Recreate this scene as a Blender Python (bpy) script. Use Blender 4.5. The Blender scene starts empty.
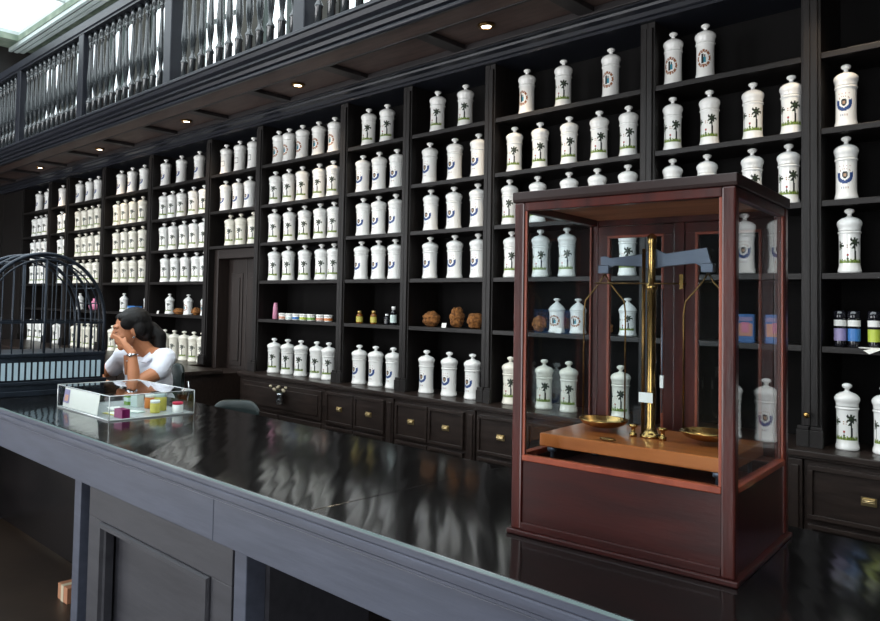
import bpy, math, random
from math import sin, cos, pi, radians
from mathutils import Vector, Matrix
random.seed(7)
S = bpy.context.scene
COL = S.collection

# ------------------------------------------------------------------ helpers
def srgb(r, g, b):
    def f(c):
        c /= 255.0
        return c / 12.92 if c <= 0.04045 else ((c + 0.055) / 1.055) ** 2.4
    return (f(r), f(g), f(b), 1.0)

def mat(name, col, rough=0.5, metal=0.0, noise=0.0, nscale=8.0, col2=None, bump=0.0, bscale=20.0,
        stretch=None, coat=0.0, transm=0.0, ior=1.45, emit=None, estr=0.0, spec=0.5):
    m = bpy.data.materials.new(name); m.use_nodes = True
    nt = m.node_tree; b = nt.nodes['Principled BSDF']
    b.inputs['Base Color'].default_value = col
    b.inputs['Roughness'].default_value = rough
    b.inputs['Metallic'].default_value = metal
    b.inputs['Coat Weight'].default_value = coat
    b.inputs['Coat Roughness'].default_value = 0.08
    b.inputs['Transmission Weight'].default_value = transm
    b.inputs['IOR'].default_value = ior
    b.inputs['Specular IOR Level'].default_value = spec
    if emit:
        b.inputs['Emission Color'].default_value = emit
        b.inputs['Emission Strength'].default_value = estr
    tc = nt.nodes.new('ShaderNodeTexCoord'); mp = nt.nodes.new('ShaderNodeMapping')
    nt.links.new(tc.outputs['Object'], mp.inputs['Vector'])
    if stretch: mp.inputs['Scale'].default_value = stretch
    if col2 is not None:
        n = nt.nodes.new('ShaderNodeTexNoise'); n.inputs['Scale'].default_value = nscale
        n.inputs['Detail'].default_value = 5
        nt.links.new(mp.outputs['Vector'], n.inputs['Vector'])
        r = nt.nodes.new('ShaderNodeValToRGB')
        r.color_ramp.elements[0].position = 0.35; r.color_ramp.elements[1].position = 0.65
        r.color_ramp.elements[0].color = col; r.color_ramp.elements[1].color = col2
        nt.links.new(n.outputs['Fac'], r.inputs['Fac'])
        nt.links.new(r.outputs['Color'], b.inputs['Base Color'])
    if bump > 0:
        n2 = nt.nodes.new('ShaderNodeTexNoise'); n2.inputs['Scale'].default_value = bscale
        n2.inputs['Detail'].default_value = 3
        nt.links.new(mp.outputs['Vector'], n2.inputs['Vector'])
        bp = nt.nodes.new('ShaderNodeBump'); bp.inputs['Strength'].default_value = bump
        bp.inputs['Distance'].default_value = 0.01
        nt.links.new(n2.outputs['Fac'], bp.inputs['Height'])
        nt.links.new(bp.outputs['Normal'], b.inputs['Normal'])
    return m

def glassmat(name, tint=(1, 1, 1, 1), refl=1.0):
    # thin pane: clear transmission mixed with a fresnel mirror reflection
    m = bpy.data.materials.new(name); m.use_nodes = True
    nt = m.node_tree; nt.nodes.clear()
    o = nt.nodes.new('ShaderNodeOutputMaterial'); t = nt.nodes.new('ShaderNodeBsdfTransparent')
    g = nt.nodes.new('ShaderNodeBsdfGlossy'); lw = nt.nodes.new('ShaderNodeLayerWeight'); lw.inputs['Blend'].default_value = .5
    pw = nt.nodes.new('ShaderNodeMath'); pw.operation = 'POWER'; pw.inputs[1].default_value = 5
    fr = nt.nodes.new('ShaderNodeMath'); fr.operation = 'MULTIPLY_ADD'; fr.inputs[1].default_value = .96; fr.inputs[2].default_value = .03
    nt.links.new(lw.outputs['Facing'], pw.inputs[0]); nt.links.new(pw.outputs[0], fr.inputs[0]); g.inputs['Roughness'].default_value = 0.0
    t.inputs['Color'].default_value = tint
    mul = nt.nodes.new('ShaderNodeMath'); mul.operation = 'MULTIPLY'; mul.inputs[1].default_value = refl
    mx = nt.nodes.new('ShaderNodeMixShader')
    nt.links.new(fr.outputs[0], mul.inputs[0]); nt.links.new(mul.outputs[0], mx.inputs['Fac'])
    nt.links.new(t.outputs[0], mx.inputs[1]); nt.links.new(g.outputs[0], mx.inputs[2])
    nt.links.new(mx.outputs[0], o.inputs['Surface'])
    return m

M = {}
M['dark'] = mat('ebonised_wood', srgb(16, 13, 12), .46, col2=srgb(25, 21, 20), nscale=3, stretch=(14, 14, 1.2), bump=.12, bscale=8, spec=.4)
M['darkx'] = mat('ebonised_wood_long', srgb(16, 13, 12), .46, col2=srgb(25, 21, 20), nscale=3, stretch=(1.2, 14, 14), bump=.1, bscale=8, spec=.4)
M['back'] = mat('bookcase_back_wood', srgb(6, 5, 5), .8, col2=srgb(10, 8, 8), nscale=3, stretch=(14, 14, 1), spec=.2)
M['cab'] = mat('cabinet_wood', srgb(31, 24, 21), .33, col2=srgb(44, 35, 31), nscale=4, stretch=(1.5, 14, 10), bump=.08, bscale=9)
M['doorw'] = mat('doorway_wood', srgb(27, 20, 17), .5, col2=srgb(40, 30, 26), nscale=4, stretch=(14, 14, 1))
M['soffit'] = mat('soffit_wood', srgb(74, 58, 54), .55, col2=srgb(90, 72, 67), nscale=3, stretch=(2, 10, 10))
M['rib'] = mat('soffit_rib_wood', srgb(30, 26, 27), .5, col2=srgb(40, 35, 36), nscale=3, stretch=(2, 10, 10))
M['cornice'] = mat('cornice_paint', srgb(29, 31, 38), .34, col2=srgb(32, 34, 41), nscale=2, stretch=(1, 6, 6))
M['baluster'] = mat('baluster_paint', srgb(34, 38, 41), .18, col2=srgb(46, 50, 52), nscale=6, spec=1.0)
M['apron'] = mat('counter_paint', srgb(62, 66, 78), .36, col2=srgb(71, 75, 88), nscale=3, stretch=(1.2, 8, 10), bump=.05, bscale=8)
M['ped'] = mat('pedestal_paint', srgb(46, 46, 51), .45, col2=srgb(54, 54, 59), nscale=3, stretch=(1.2, 8, 8), bump=.05, bscale=8)
M['top'] = mat('black_lacquer', srgb(10, 8, 8), .25, col2=srgb(20, 17, 17), nscale=2, stretch=(1, 6, 6))
def counter_glass():
    m = mat('counter_glass', srgb(12, 11, 11), .12, spec=.5, ior=1.5)
    nt = m.node_tree; b = nt.nodes['Principled BSDF']
    tc = nt.nodes['Texture Coordinate']; mp = nt.nodes['Mapping']; mp.vector_type = 'TEXTURE'; mp.inputs['Scale'].default_value = (.12, .8, 1); mp.inputs['Rotation'].default_value = (0, 0, .70)
    n = nt.nodes.new('ShaderNodeTexNoise'); n.inputs['Scale'].default_value = 1.6; n.inputs['Detail'].default_value = 1.5
    nt.links.new(mp.outputs['Vector'], n.inputs['Vector'])
    bp = nt.nodes.new('ShaderNodeBump'); bp.inputs['Strength'].default_value = .3; bp.inputs['Distance'].default_value = .008
    nt.links.new(n.outputs['Fac'], bp.inputs['Height'])
    nt.links.new(bp.outputs['Normal'], b.inputs['Normal']); nt.links.new(bp.outputs['Normal'], b.inputs['Coat Normal'])
    return m
M['cglass'] = counter_glass()
M['edge'] = mat('glass_edge', srgb(104, 122, 122), .1, spec=1)
M['mahog'] = mat('mahogany', srgb(44, 13, 11), .28, col2=srgb(70, 23, 16), nscale=3, stretch=(8, 8, 1.2), coat=.2, bump=.04)
M['mlid'] = mat('dark_mahogany_lid', srgb(26, 13, 12), .35, col2=srgb(38, 18, 15), nscale=3, stretch=(1.2, 8, 8), coat=.1)
M['mahogp'] = mat('mahogany_plinth', srgb(36, 9, 8), .3, col2=srgb(50, 14, 11), nscale=3, stretch=(1.4, 8, 8), coat=.2, bump=.04)
M['orange'] = mat('mahogany_bead', srgb(112, 48, 30), .35, col2=srgb(132, 62, 40), nscale=3, stretch=(8, 8, 1.2), coat=.2)
M['ply'] = mat('case_lid_underside', srgb(160, 100, 66), .5, col2=srgb(186, 122, 84), nscale=3, stretch=(1.2, 10, 8))
M['board'] = mat('scale_board_wood', srgb(150, 82, 38), .3, col2=srgb(178, 104, 52), nscale=2.5, stretch=(1.2, 12, 8), coat=.5)
M['brass'] = mat('brass', srgb(182, 148, 92), .26, 1.0, col2=srgb(156, 122, 70), nscale=20)
M['brassdull'] = mat('old_brass', srgb(128, 98, 58), .38, 1.0, col2=srgb(98, 76, 46), nscale=20)
M['pull'] = mat('antique_brass_pull', srgb(206, 184, 136), .3, 1.0)
M['steel'] = mat('scale_steel', srgb(104, 110, 122), .42, .7, col2=srgb(84, 90, 102), nscale=6)
M['white'] = mat('white_porcelain', srgb(236, 236, 232), .14, coat=.4)
M['cream'] = mat('cream_porcelain', srgb(232, 228, 214), .16, coat=.4)
M['pblack'] = mat('print_black', srgb(34, 38, 36), .3)
M['pgreen'] = mat('print_green', srgb(126, 150, 60), .3)
M['pdgreen'] = mat('print_dark_green', srgb(52, 66, 44), .3)
M['pblue'] = mat('print_blue', srgb(38, 66, 120), .3)
M['pred'] = mat('print_red', srgb(150, 44, 40), .3)
M['pbrown'] = mat('print_brown', srgb(140, 84, 44), .3)
M['pskin'] = mat('print_sepia', srgb(168, 132, 104), .3)
M['pteal'] = mat('print_teal', srgb(40, 130, 150), .3)
M['paper'] = mat('paper', srgb(228, 228, 222), .7)
M['glass'] = glassmat('pane_glass', (.93, .96, .97, 1), 1.0)
M['acryl'] = glassmat('acrylic_sheet', (.95, .97, .97, 1), 1.3)
M['acedge'] = mat('acrylic_edge', srgb(205, 212, 212), .2, transm=.3, spec=.8)
M['iron'] = mat('wrought_iron', srgb(30, 36, 44), .4, .5, col2=srgb(42, 50, 60), nscale=8)
M['slat'] = mat('pale_slat', srgb(168, 190, 200), .4)
M['skin'] = mat('skin', srgb(176, 116, 80), .5, col2=srgb(184, 124, 88), nscale=5)
M['hair'] = mat('hair_black', srgb(6, 5, 5), .5, col2=srgb(14, 12, 12), nscale=9, stretch=(6, 6, 1.2), bump=.5, bscale=30, spec=.3)
M['shirt'] = mat('white_cotton', srgb(226, 230, 240), .8, bump=.35, bscale=14)
M['trouser'] = mat('navy_cloth', srgb(26, 28, 40), .9)
M['shoe'] = mat('shoe_leather', srgb(18, 16, 16), .4)
M['lip'] = mat('lip', srgb(132, 66, 60), .4)
M['eyew'] = mat('eye_white', srgb(225, 222, 218), .2)
M['iris'] = mat('eye_iris', srgb(30, 18, 14), .2)
M['silver'] = mat('silver', srgb(200, 205, 210), .25, 1.0)
M['greenpl'] = mat('green_vinyl', srgb(18, 32, 32), .42, bump=.1, bscale=60)
M['chrome'] = mat('chrome', srgb(190, 192, 196), .15, 1.0)
M['sponge'] = mat('sponge', srgb(88, 54, 26), .95, col2=srgb(150, 98, 48), nscale=60, bump=1.0, bscale=90)
M['amber'] = mat('amber_glass', srgb(150, 92, 28), .12, transm=.35, coat=.5)
M['dglass'] = mat('dark_glass', srgb(24, 24, 30), .08, coat=.6)
M['gold'] = mat('gold_cap', srgb(190, 160, 96), .35, .6)
M['pink'] = mat('pink_plastic', srgb(206, 140, 166), .35)
M['floor'] = mat('stone_floor', srgb(34, 27, 22), .4, col2=srgb(48, 39, 32), nscale=2, bump=.05)
M['wall'] = mat('panelled_wall', srgb(26, 23, 22), .5, col2=srgb(36, 32, 30), nscale=2)
M['wallup'] = mat('gallery_plaster', srgb(38, 38, 34), .8, col2=srgb(62, 60, 52), nscale=5)
M['ceil'] = mat('ceiling_plaster', srgb(104, 122, 106), .85, col2=srgb(140, 152, 136), nscale=5)
M['mould'] = mat('ceiling_moulding', srgb(188, 200, 198), .6)
M['mouldd'] = mat('ceiling_moulding_dark', srgb(60, 70, 66), .6)
M['lamp'] = mat('lamp_lens', (1, .85, .65, 1), .3, emit=(1, .82, .58, 1), estr=14)
M['card'] = mat('carton', srgb(150, 104, 76), .8)
M['cgrn'] = mat('pack_green', srgb(120, 160, 70), .4)
M['cteal'] = mat('pack_pale_teal', srgb(200, 216, 212), .4)
M['corng'] = mat('pack_orange', srgb(196, 116, 52), .4)
M['cyel'] = mat('pack_yellow', srgb(190, 180, 84), .4)
M['cred'] = mat('cap_red', srgb(200, 40, 70), .35)
M['cpurp'] = mat('pack_purple', srgb(120, 26, 84), .4)
M['cblue'] = mat('pack_blue', srgb(60, 116, 180), .4)
M['clilac'] = mat('pack_lilac', srgb(150, 140, 180), .4)
M['cpink'] = mat('pack_pink', srgb(214, 130, 160), .4)
M['cyan'] = mat('pack_lime', srgb(176, 190, 70), .4)
M['corl'] = mat('pack_coral', srgb(206, 150, 126), .4)
M['tan'] = mat('dried_flower', srgb(170, 160, 136), .8)

class MB:
    def __init__(s): s.v = []; s.f = []; s.m = []; s.sm = []; s.mats = []
    def mi(s, m):
        if m not in s.mats: s.mats.append(m)
        return s.mats.index(m)
    def add(s, vs, fs, m, smooth=False):
        o = len(s.v); s.v += [tuple(v) for v in vs]; k = s.mi(m)
        for f in fs:
            s.f.append(tuple(i + o for i in f)); s.m.append(k); s.sm.append(smooth)
    def box(s, x0, x1, y0, y1, z0, z1, m):
        vs = [(x, y, z) for z in (z0, z1) for y in (y0, y1) for x in (x0, x1)]
        s.add(vs, [(0, 2, 3, 1), (4, 5, 7, 6), (0, 1, 5, 4), (2, 6, 7, 3), (0, 4, 6, 2), (1, 3, 7, 5)], m); return s
    def lathe(s, prof, m, c=(0, 0, 0), n=24, cap=True, sy=1.0):
        vs = []; fs = []
        for r, z in prof:
            for k in range(n):
                a = 2 * pi * k / n; vs.append((c[0] + r * cos(a), c[1] + r * sin(a) * sy, c[2] + z))
        for i in range(len(prof) - 1):
            for k in range(n):
                a, b = i * n + k, i * n + (k + 1) % n
                fs.append((a, b, b + n, a + n))
        if cap:
            fs.append(tuple(reversed(range(n)))); L = (len(prof) - 1) * n; fs.append(tuple(range(L, L + n)))
        s.add(vs, fs, m, True); return s
    def tube(s, pts, r, m, n=8, closed=False, flat=None):
        P = [Vector(p) for p in pts]; N = len(P); R = r if isinstance(r, (list, tuple)) else [r] * N
        vs = []; fs = []; up = None
        for i, p in enumerate(P):
            if closed: t = (P[(i + 1) % N] - P[i - 1])
            else: t = (P[min(i + 1, N - 1)] - P[max(i - 1, 0)])
            t.normalize()
            if up is None:
                up = Vector((0, 0, 1)) if abs(t.z) < .9 else Vector((1, 0, 0))
            a = t.cross(up).normalized(); b = a.cross(t).normalized(); up = b
            for k in range(n):
                an = 2 * pi * k / n
                vs.append(p + (a * cos(an) + b * sin(an) * (flat or 1)) * R[i])
        for i in range(N if closed else N - 1):
            j = (i + 1) % N
            for k in range(n):
                k2 = (k + 1) % n
                fs.append((i * n + k, i * n + k2, j * n + k2, j * n + k))
        if not closed:
            fs.append(tuple(reversed(range(n)))); fs.append(tuple(range((N - 1) * n, N * n)))
        s.add(vs, fs, m, True); return s
    def prism(s, prof, x0, x1, m):            # profile in (y, z), run along x
        n = len(prof)
        vs = [(x0, y, z) for y, z in prof] + [(x1, y, z) for y, z in prof]
        fs = [(k, (k + 1) % n, (k + 1) % n + n, k + n) for k in range(n)]
        fs += [tuple(reversed(range(n))), tuple(range(n, 2 * n))]
        s.add(vs, fs, m); return s
    def ell(s, c, r, m, n=16, rot=None):
        vs = []; fs = []; h = n // 2
        for i in range(h + 1):
            th = pi * i / h
            for k in range(n):
                a = 2 * pi * k / n
                v = Vector((r[0] * sin(th) * cos(a), r[1] * sin(th) * sin(a), r[2] * cos(th)))
                if rot: v = rot @ v
                vs.append(v + Vector(c))
        for i in range(h):
            for k in range(n):
                a, b = i * n + k, i * n + (k + 1) % n
                fs.append((a, a + n, b + n, b))
        s.add(vs, fs, m, True); return s
    def build(s, name, parent=None, bevel=0, loc=None, rotz=0, weld=False):
        me = bpy.data.meshes.new(name); me.from_pydata(s.v, [], s.f)
        for m in s.mats: me.materials.append(m)
        me.polygons.foreach_set('material_index', s.m); me.polygons.foreach_set('use_smooth', s.sm)
        me.update()
        o = bpy.data.objects.new(name, me); COL.objects.link(o)
        if parent: o.parent = parent
        if loc: o.location = loc
        o.rotation_euler.z = rotz
        if bevel:
            b = o.modifiers.new('bevel', 'BEVEL'); b.width = bevel; b.segments = 2; b.limit_method = 'ANGLE'
        return o

def tag(o, label=None, cat=None, group=None, kind=None):
    if label: o['label'] = label
    if cat: o['category'] = cat
    if group: o['group'] = group
    if kind: o['kind'] = kind
    return o
def empty(name, loc=(0, 0, 0), label=None, cat=None, group=None, rz=0):
    o = bpy.data.objects.new(name, None); COL.objects.link(o); o.location = loc; o.rotation_euler.z = rz
    o.empty_display_size = .05
    return tag(o, label, cat, group)
def copy_tree(o, parent=None):
    c = o.copy(); COL.objects.link(c)
    if parent: c.parent = parent
    for ch in list(o.children): copy_tree(ch, c)
    return c
def bx(name, a, m, parent=None, bevel=.003):
    return MB().box(*a, m).build(name, parent, bevel)
def struct(o): o['kind'] = 'structure'; return o

# ------------------------------------------------------------------ dimensions
D = 3.456; DB = 3.76
SH = {'F': 2.630, 'E': 2.312, 'D': 2.012, 'C': 1.712, 'B': 1.412, 'A': 1.006}
TOPZ = 2.948; SOF = 3.023
DIV = [-10.20, -9.275, -8.743, -7.776, -6.729, -5.679, -4.928, -3.915, -3.302, -2.645, -1.69, -0.975, 0.05, 1.1]
XL, XR = -11.0, 2.6

# ------------------------------------------------------------------ room shell
struct(MB().box(XL, XR, -2.6, 3.8, -.05, 0, M['floor']).build('floor'))
wb = MB(); wb.box(XL, XR, 3.8, 3.95, 0, 3.78, M['wall']); wb.box(XL, XR, 3.8, 3.87, 4.74, 5.0, M['wallup'])
wx = [XL]; wins = []
x = -10.7
while x < XR - .9:
    wins.append((x, x + .72)); x += 1.05
px = XL
for a, b in wins:
    wb.box(px, a, 3.8, 3.87, 3.78, 4.74, M['wallup']); px = b
wb.box(px, XR, 3.8, 3.87, 3.78, 4.74, M['wallup'])
struct(wb.build('wall_back'))
for i, (a, b) in enumerate(wins):
    m = MB()
    for (x0, x1, z0, z1) in ((a, a + .04, 3.78, 4.74), (b - .04, b, 3.78, 4.74), (a + .04, b - .04, 3.78, 3.82), (a + .04, b - .04, 4.70, 4.74), ((a + b) / 2 - .012, (a + b) / 2 + .012, 3.82, 4.70), (a + .04, b - .04, 4.24, 4.265)):
        m.box(x0, x1, 3.82, 3.86, z0, z1, M['mouldd'])
    w = struct(m.build('window_%d' % (i + 1)))
    MB().box(a + .04, b - .04, 3.838, 3.842, 3.82, 4.70, M['glass']).build('pane', w)
struct(MB().box(XL - .15, XL, -2.6, 3.95, 0, 5.0, M['wall']).build('wall_left'))
struct(MB().box(XR, XR + .15, -2.6, 3.95, 0, 5.0, M['wall']).build('wall_right'))
# street front with tall open doorways
doors = [(-10.2, -8.4), (-7.4, -5.6), (-4.6, -3.75), (-.9, .9)]
wf = MB(); px = XL
for a, b in doors:
    wf.box(px, a, -2.75, -2.6, 0, 5.0, M['wall']); wf.box(a, b, -2.75, -2.6, 3.5, 5.0, M['wall']); px = b
wf.box(px, XR, -2.75, -2.6, 0, 5.0, M['wall'])
struct(wf.build('wall_front'))
# upper ceiling with skylight opening
sk = (-10.6, 2.0, -1.6, 3.45)
cb = MB()
cb.box(XL, XR, sk[3], 3.95, 5.0, 5.08, M['ceil']); cb.box(XL, XR, -2.75, sk[2], 5.0, 5.08, M['ceil'])
cb.box(XL, sk[0], sk[2], sk[3], 5.0, 5.08, M['ceil']); cb.box(sk[1], XR, sk[2], sk[3], 5.0, 5.08, M['ceil'])
struct(cb.build('ceiling'))
mo = MB()
for (y0, y1, z, k) in ((3.46, 3.5, 4.95, 'mould'), (3.5, 3.53, 4.965, 'mouldd'), (3.53, 3.58, 4.955, 'mould'), (3.58, 3.6, 4.975, 'mouldd'), (3.6, 3.66, 4.965, 'mould'), (3.76, 3.8, 4.93, 'mouldd')):
    mo.box(XL, XR, y0, y1, z, 5.0, M[k])
struct(mo.build('trim_1'))
sf = MB()
n = 8
sf.box(sk[0] - .02, sk[1] + .02, sk[3], sk[3] + .05, 5.08, 5.13, M['mould'])
sf.box(sk[0] - .02, sk[1] + .02, sk[2] - .05, sk[2], 5.08, 5.13, M['mould'])
sf.box(sk[0] - .05, sk[0], sk[2], sk[3], 5.08, 5.13, M['mould'])
sf.box(sk[1], sk[1] + .05, sk[2], sk[3], 5.08, 5.13, M['mould'])
for i in range(1, n):
    xx = sk[0] + (sk[1] - sk[0]) * i / n
    sf.box(xx - .02, xx + .02, sk[2], sk[3], 5.09, 5.13, M['mould'])
for j in range(1, 3):
    yy = sk[2] + (sk[3] - sk[2]) * j / 3
    sf.box(sk[0], sk[1], yy - .02, yy + .02, 5.09, 5.13, M['mould'])
w = struct(sf.build('window_90'))
MB().box(sk[0], sk[1], sk[2], sk[3], 5.131, 5.137, M['glass']).build('pane', w)

# gallery soffit (coffered), fascia, cornice over the shelving
so = MB(); so.box(XL, XR, 2.80, 3.8, SOF + .03, 3.14, M['soffit'])
so.box(XL, XR, 2.80, 2.98, SOF, SOF + .03, M['soffit']); so.box(XL, XR, 2.965, 2.985, SOF - .006, SOF + .03, M['rib'])
so.box(XL, XR, 3.34, 3.8, SOF, SOF + .03, M['soffit']); so.box(XL, XR, 3.325, 3.345, SOF - .006, SOF + .03, M['rib'])
xs = -3.59 - .82 * 9
while xs < XR:
    if xs > XL: so.box(xs - .045, xs + .045, 2.985, 3.325, SOF + .002, SOF + .03, M['rib'])
    xs += .82
struct(so.build('trim_2', bevel=.003))
fa = MB().prism([(2.80, SOF - .012), (2.80, 3.14), (2.66, 3.14), (2.655, 3.135), (2.655, 3.118), (2.668, 3.112), (2.68, 3.09), (2.705, 3.075), (2.705, 3.062), (2.735, 3.055), (2.74, 3.035), (2.765, 3.028), (2.77, SOF - .012)], XL, XR, M['cornice'])
fa.tube([(XL, 2.758, 3.012), (XR, 2.758, 3.012)], .016, M['cornice'], 12)
struct(fa.build('trim_3'))
co = MB().prism([(DB, SOF), (DB, TOPZ), (D - .0, TOPZ), (D - .03, TOPZ), (D - .03, 2.962), (D - .045, 2.968), (D - .055, 2.985), (D - .085, 2.995), (D - .09, 3.006), (D - .115, 3.01), (D - .115, SOF)], XL, XR, M['cornice'])
struct(co.build('trim_4'))

# recessed lamps in the soffit
first = None
for i, (lx, ly, lab) in enumerate([(-8.93, 3.2, 'small round recessed ceiling lamp furthest left above the shelves'),
        (-7.33, 3.2, 'small round recessed ceiling lamp, second from the far left end'),
        (-5.60, 3.18, 'small round recessed ceiling lamp, third from the far left end'),
        (-4.07, 3.16, 'small round recessed ceiling lamp above the bay with small cups'),
        (-2.45, 3.16, 'small round recessed ceiling lamp above the bay with three sponges'),
        (-0.85, 3.16, 'small round recessed ceiling lamp nearest the glass balance case')]):
    if first is None:
        r = empty('ceiling_lamp', (lx, ly, SOF + .03), lab, 'lamp', 'recessed soffit lamps')
        MB().lathe([(.03, -.014), (.045, -.014), (.048, -.008), (.048, 0), (.03, 0)], M['brassdull'], cap=False).build('ring', r)
        MB().lathe([(.001, -.011), (.026, -.010), (.03, -.004), (.03, 0)], M['lamp'], cap=True).build('lens', r)
        first = r
    else:
        r = copy_tree(first); r.location = (lx, ly, SOF + .03); r['label'] = lab
    L = bpy.data.lights.new('lamp_spot', 'SPOT'); L.energy = 14; L.color = (1, .8, .58); L.spot_size = radians(110); L.shadow_soft_size = .04; L.spot_blend = .6
    lo = bpy.data.objects.new('lamp_spot', L); COL.objects.link(lo); lo.location = (lx, ly, SOF - .01)

# ------------------------------------------------------------------ gallery balustrade
bal = empty('gallery_balustrade', (-6.8, 2.78, 3.14), 'dark grey turned balustrade along the upper gallery edge', 'balustrade')
ox, oy, oz = bal.location
MB().box(XL - ox, XR - ox, -.05, .05, 0, .03, M['baluster']).build('base_rail', bal, .004)
MB().prism([(-.05, .80), (.05, .80), (.05, .815), (.062, .825), (.062, .895), (-.062, .895), (-.062, .825), (-.05, .815)], XL - ox, XR - ox, M['cornice']).build('hand_rail', bal)
bp = [(.024, .0), (.024, .12), (.028, .125), (.028, .14), (.016, .16), (.013, .18), (.020, .24), (.026, .30), (.026, .34), (.018, .46), (.013, .60), (.012, .64), (.020, .655), (.020, .67), (.013, .68), (.024, .70), (.024, .77)]
bmesh0 = None; xq = -10.93; posts = [-9.93, -8.33, -6.73, -5.13, -3.53, -1.93, -.33, 1.27]
while xq < -1.2:
    if min(abs(xq - p) for p in posts) > .085:
        if bmesh0 is None:
            bmesh0 = MB().lathe(bp, M['baluster'], n=12).build('baluster', bal, loc=(xq - ox, 0, .03))
        else:
            c = bmesh0.copy(); COL.objects.link(c); c.location = (xq - ox, 0, .03)
    xq += .1195
for p in posts:
    MB().box(p - .055 - ox, p + .055 - ox, -.05, .05, .03, .80, M['cornice']).build('post', bal, .006)
struct(MB().box(XL, XR, 2.86, 3.8, 3.14, 3.16, M['soffit']).build('trim_5'))

# ------------------------------------------------------------------ shelving bays
baydesc = ['leftmost bay', 'narrow bay behind the iron cage', 'bay right of the iron cage', 'bay above the seated woman',
           'bay left of the doorway', 'bay over the doorway', 'bay with small cups', 'bay with amber bottles', 'bay with three sponges',
           'wide bay behind the balance case', 'bay behind the case right side', 'bay at right edge', 'bay beyond right edge']
bayname = ['BX', 'B10', 'B9', 'B8', 'B7', 'B6', 'B5', 'B4', 'B3', 'B2', 'B1', 'B0', 'BY']
def half_upright(P, xa, xb, z0):
    c0, c1 = (xa + .010, xb) if xa > (xl + xr) / 2 else (xa, xb - .010)
    m = MB().box(xa, xb, D, DB, z0, TOPZ, M['dark']); m.box(c0, c1, D - .012, D, z0 + .086, TOPZ - .03, M['dark']); P(m, 'upright', .002)
    e0, e1 = (xa - .012, xb) if xa > (xl + xr) / 2 else (xa, xb + .012)
    P(MB().box(e0, e1, D - .03, D - .0125, z0, z0 + .07, M['dark']).box(e0 + .003, e1 - .003, D - .024, D - .0125, z0 + .07, z0 + .085, M['dark']), 'pilaster_base', .002)
for i in range(len(DIV) - 1):
    xl, xr = DIV[i], DIV[i + 1]; cx = (xl + xr) / 2; b = bayname[i]
    u = empty('display_shelving', (cx, DB, SH['A']), 'ebonised wooden wall shelving, ' + baydesc[i] + (' at the window side' if i == 12 else ''), 'shelving', 'bays of wall shelving')
    def P(mb, name, bev=.003):
        mb.v = [(v[0] - cx, v[1] - DB, v[2] - SH['A']) for v in mb.v]; return mb.build(name, u, bev)
    z0 = SH['A'] - .006
    half_upright(P, xr - .037, xr - .0006, z0); half_upright(P, xl + .0006, xl + .037, z0)
    zb = SH['D'] if b == 'B6' else z0
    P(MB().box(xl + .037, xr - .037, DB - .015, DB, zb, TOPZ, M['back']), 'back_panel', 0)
    levels = ['F', 'E', 'D'] if b == 'B6' else ['F', 'E', 'D', 'C', 'B']
    for k in levels:
        z = SH[k]
        m = MB().box(xl + .037, xr - .037, D + .012, DB - .015, z - .022, z, M['darkx'])
        m.box(xl + .037, xr - .037, D + .004, D + .012, z - .024, z + .001, M['darkx'])
        P(m, 'shelf', .002)
struct(MB().box(XL, DIV[0] - .037, D + .02, 3.8, 0, TOPZ, M['dark']).build('trim_6', bevel=.004))
struct(MB().box(DIV[-1] + .037, XR, D + .02, 3.8, 0, TOPZ, M['dark']).build('trim_7', bevel=.004))

# doorway under the bay over it
xl, xr = DIV[5], DIV[6]
dz = SH['D'] - .024
m = MB()
m.box(xl + .037, xl + .10, D + .06, DB, 0, dz, M['doorw']); m.box(xr - .10, xr - .037, D + .06, DB, 0, dz, M['doorw'])
m.box(xl + .10, xr - .10, D + .06, DB, dz - .08, dz, M['doorw'])
d1 = struct(m.build('door_1', bevel=.004))
for a, b2 in ((xl + .10, (xl + xr) / 2 - .002), ((xl + xr) / 2 + .002, xr - .10)):
    mm = MB().box(a, b2, D + .17, D + .20, 0, dz - .08, M['doorw'])
    for z0, z1 in ((.12, .85), (1.0, dz - .2)):
        mm.box(a + .05, b2 - .05, D + .16, D + .17, z0, z1, M['doorw'])
        mm.box(a + .08, b2 - .08, D + .15, D + .16, z0 + .04, z1 - .04, M['doorw'])
    mm.build('door_leaf', d1, .004)

# ------------------------------------------------------------------ base cabinets
CF = 3.356; CT = SH['A'] - .006
wt = MB().box(-4.98, 1.2, CF - .02, DB, CT - .025, CT, M['cab'])
wt.box(-4.97, 1.2, CF - .012, CF, CT - .036, CT - .025, M['cab'])
tag(wt.build('shelving_worktop', bevel=.004), 'long narrow dark ledge on the base cabinets under the right-hand jars', 'worktop')
def pull(parent, x, y, z):
    mb = MB().box(x - .026, x + .026, y - .004, y, z - .016, z + .016, M['pull'])
    mb.tube([(x - .018, y - .004, z + .004), (x - .018, y - .014, z + .004), (x + .018, y - .014, z + .004), (x + .018, y - .004, z + .004)], .003, M['pull'], 6)
    mb.prism([(y - .004, z + .013), (y - .014, z + .008), (y - .016, z - .002), (y - .004, z + .0)], x - .02, x + .02, M['pull'])
    return mb.build('pull', parent)
def drawer(parent, x0, x1, z0, z1, y, hp=True):
    mb = MB().box(x0, x1, y - .012, y, z0, z1, M['cab'])
    t = .018
    for (a, b, c, d2) in ((x0, x1, z1 - t, z1), (x0, x1, z0, z0 + t), (x0, x0 + t, z0 + t, z1 - t), (x1 - t, x1, z0 + t, z1 - t)):
        mb.box(a, b, y - .022, y - .012, c, d2, M['cab'])
    o = mb.build('drawer', parent, .002)
    if hp: pull(o, (x0 + x1) / 2, y - .012, (z0 + z1) / 2)
    return o
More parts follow.
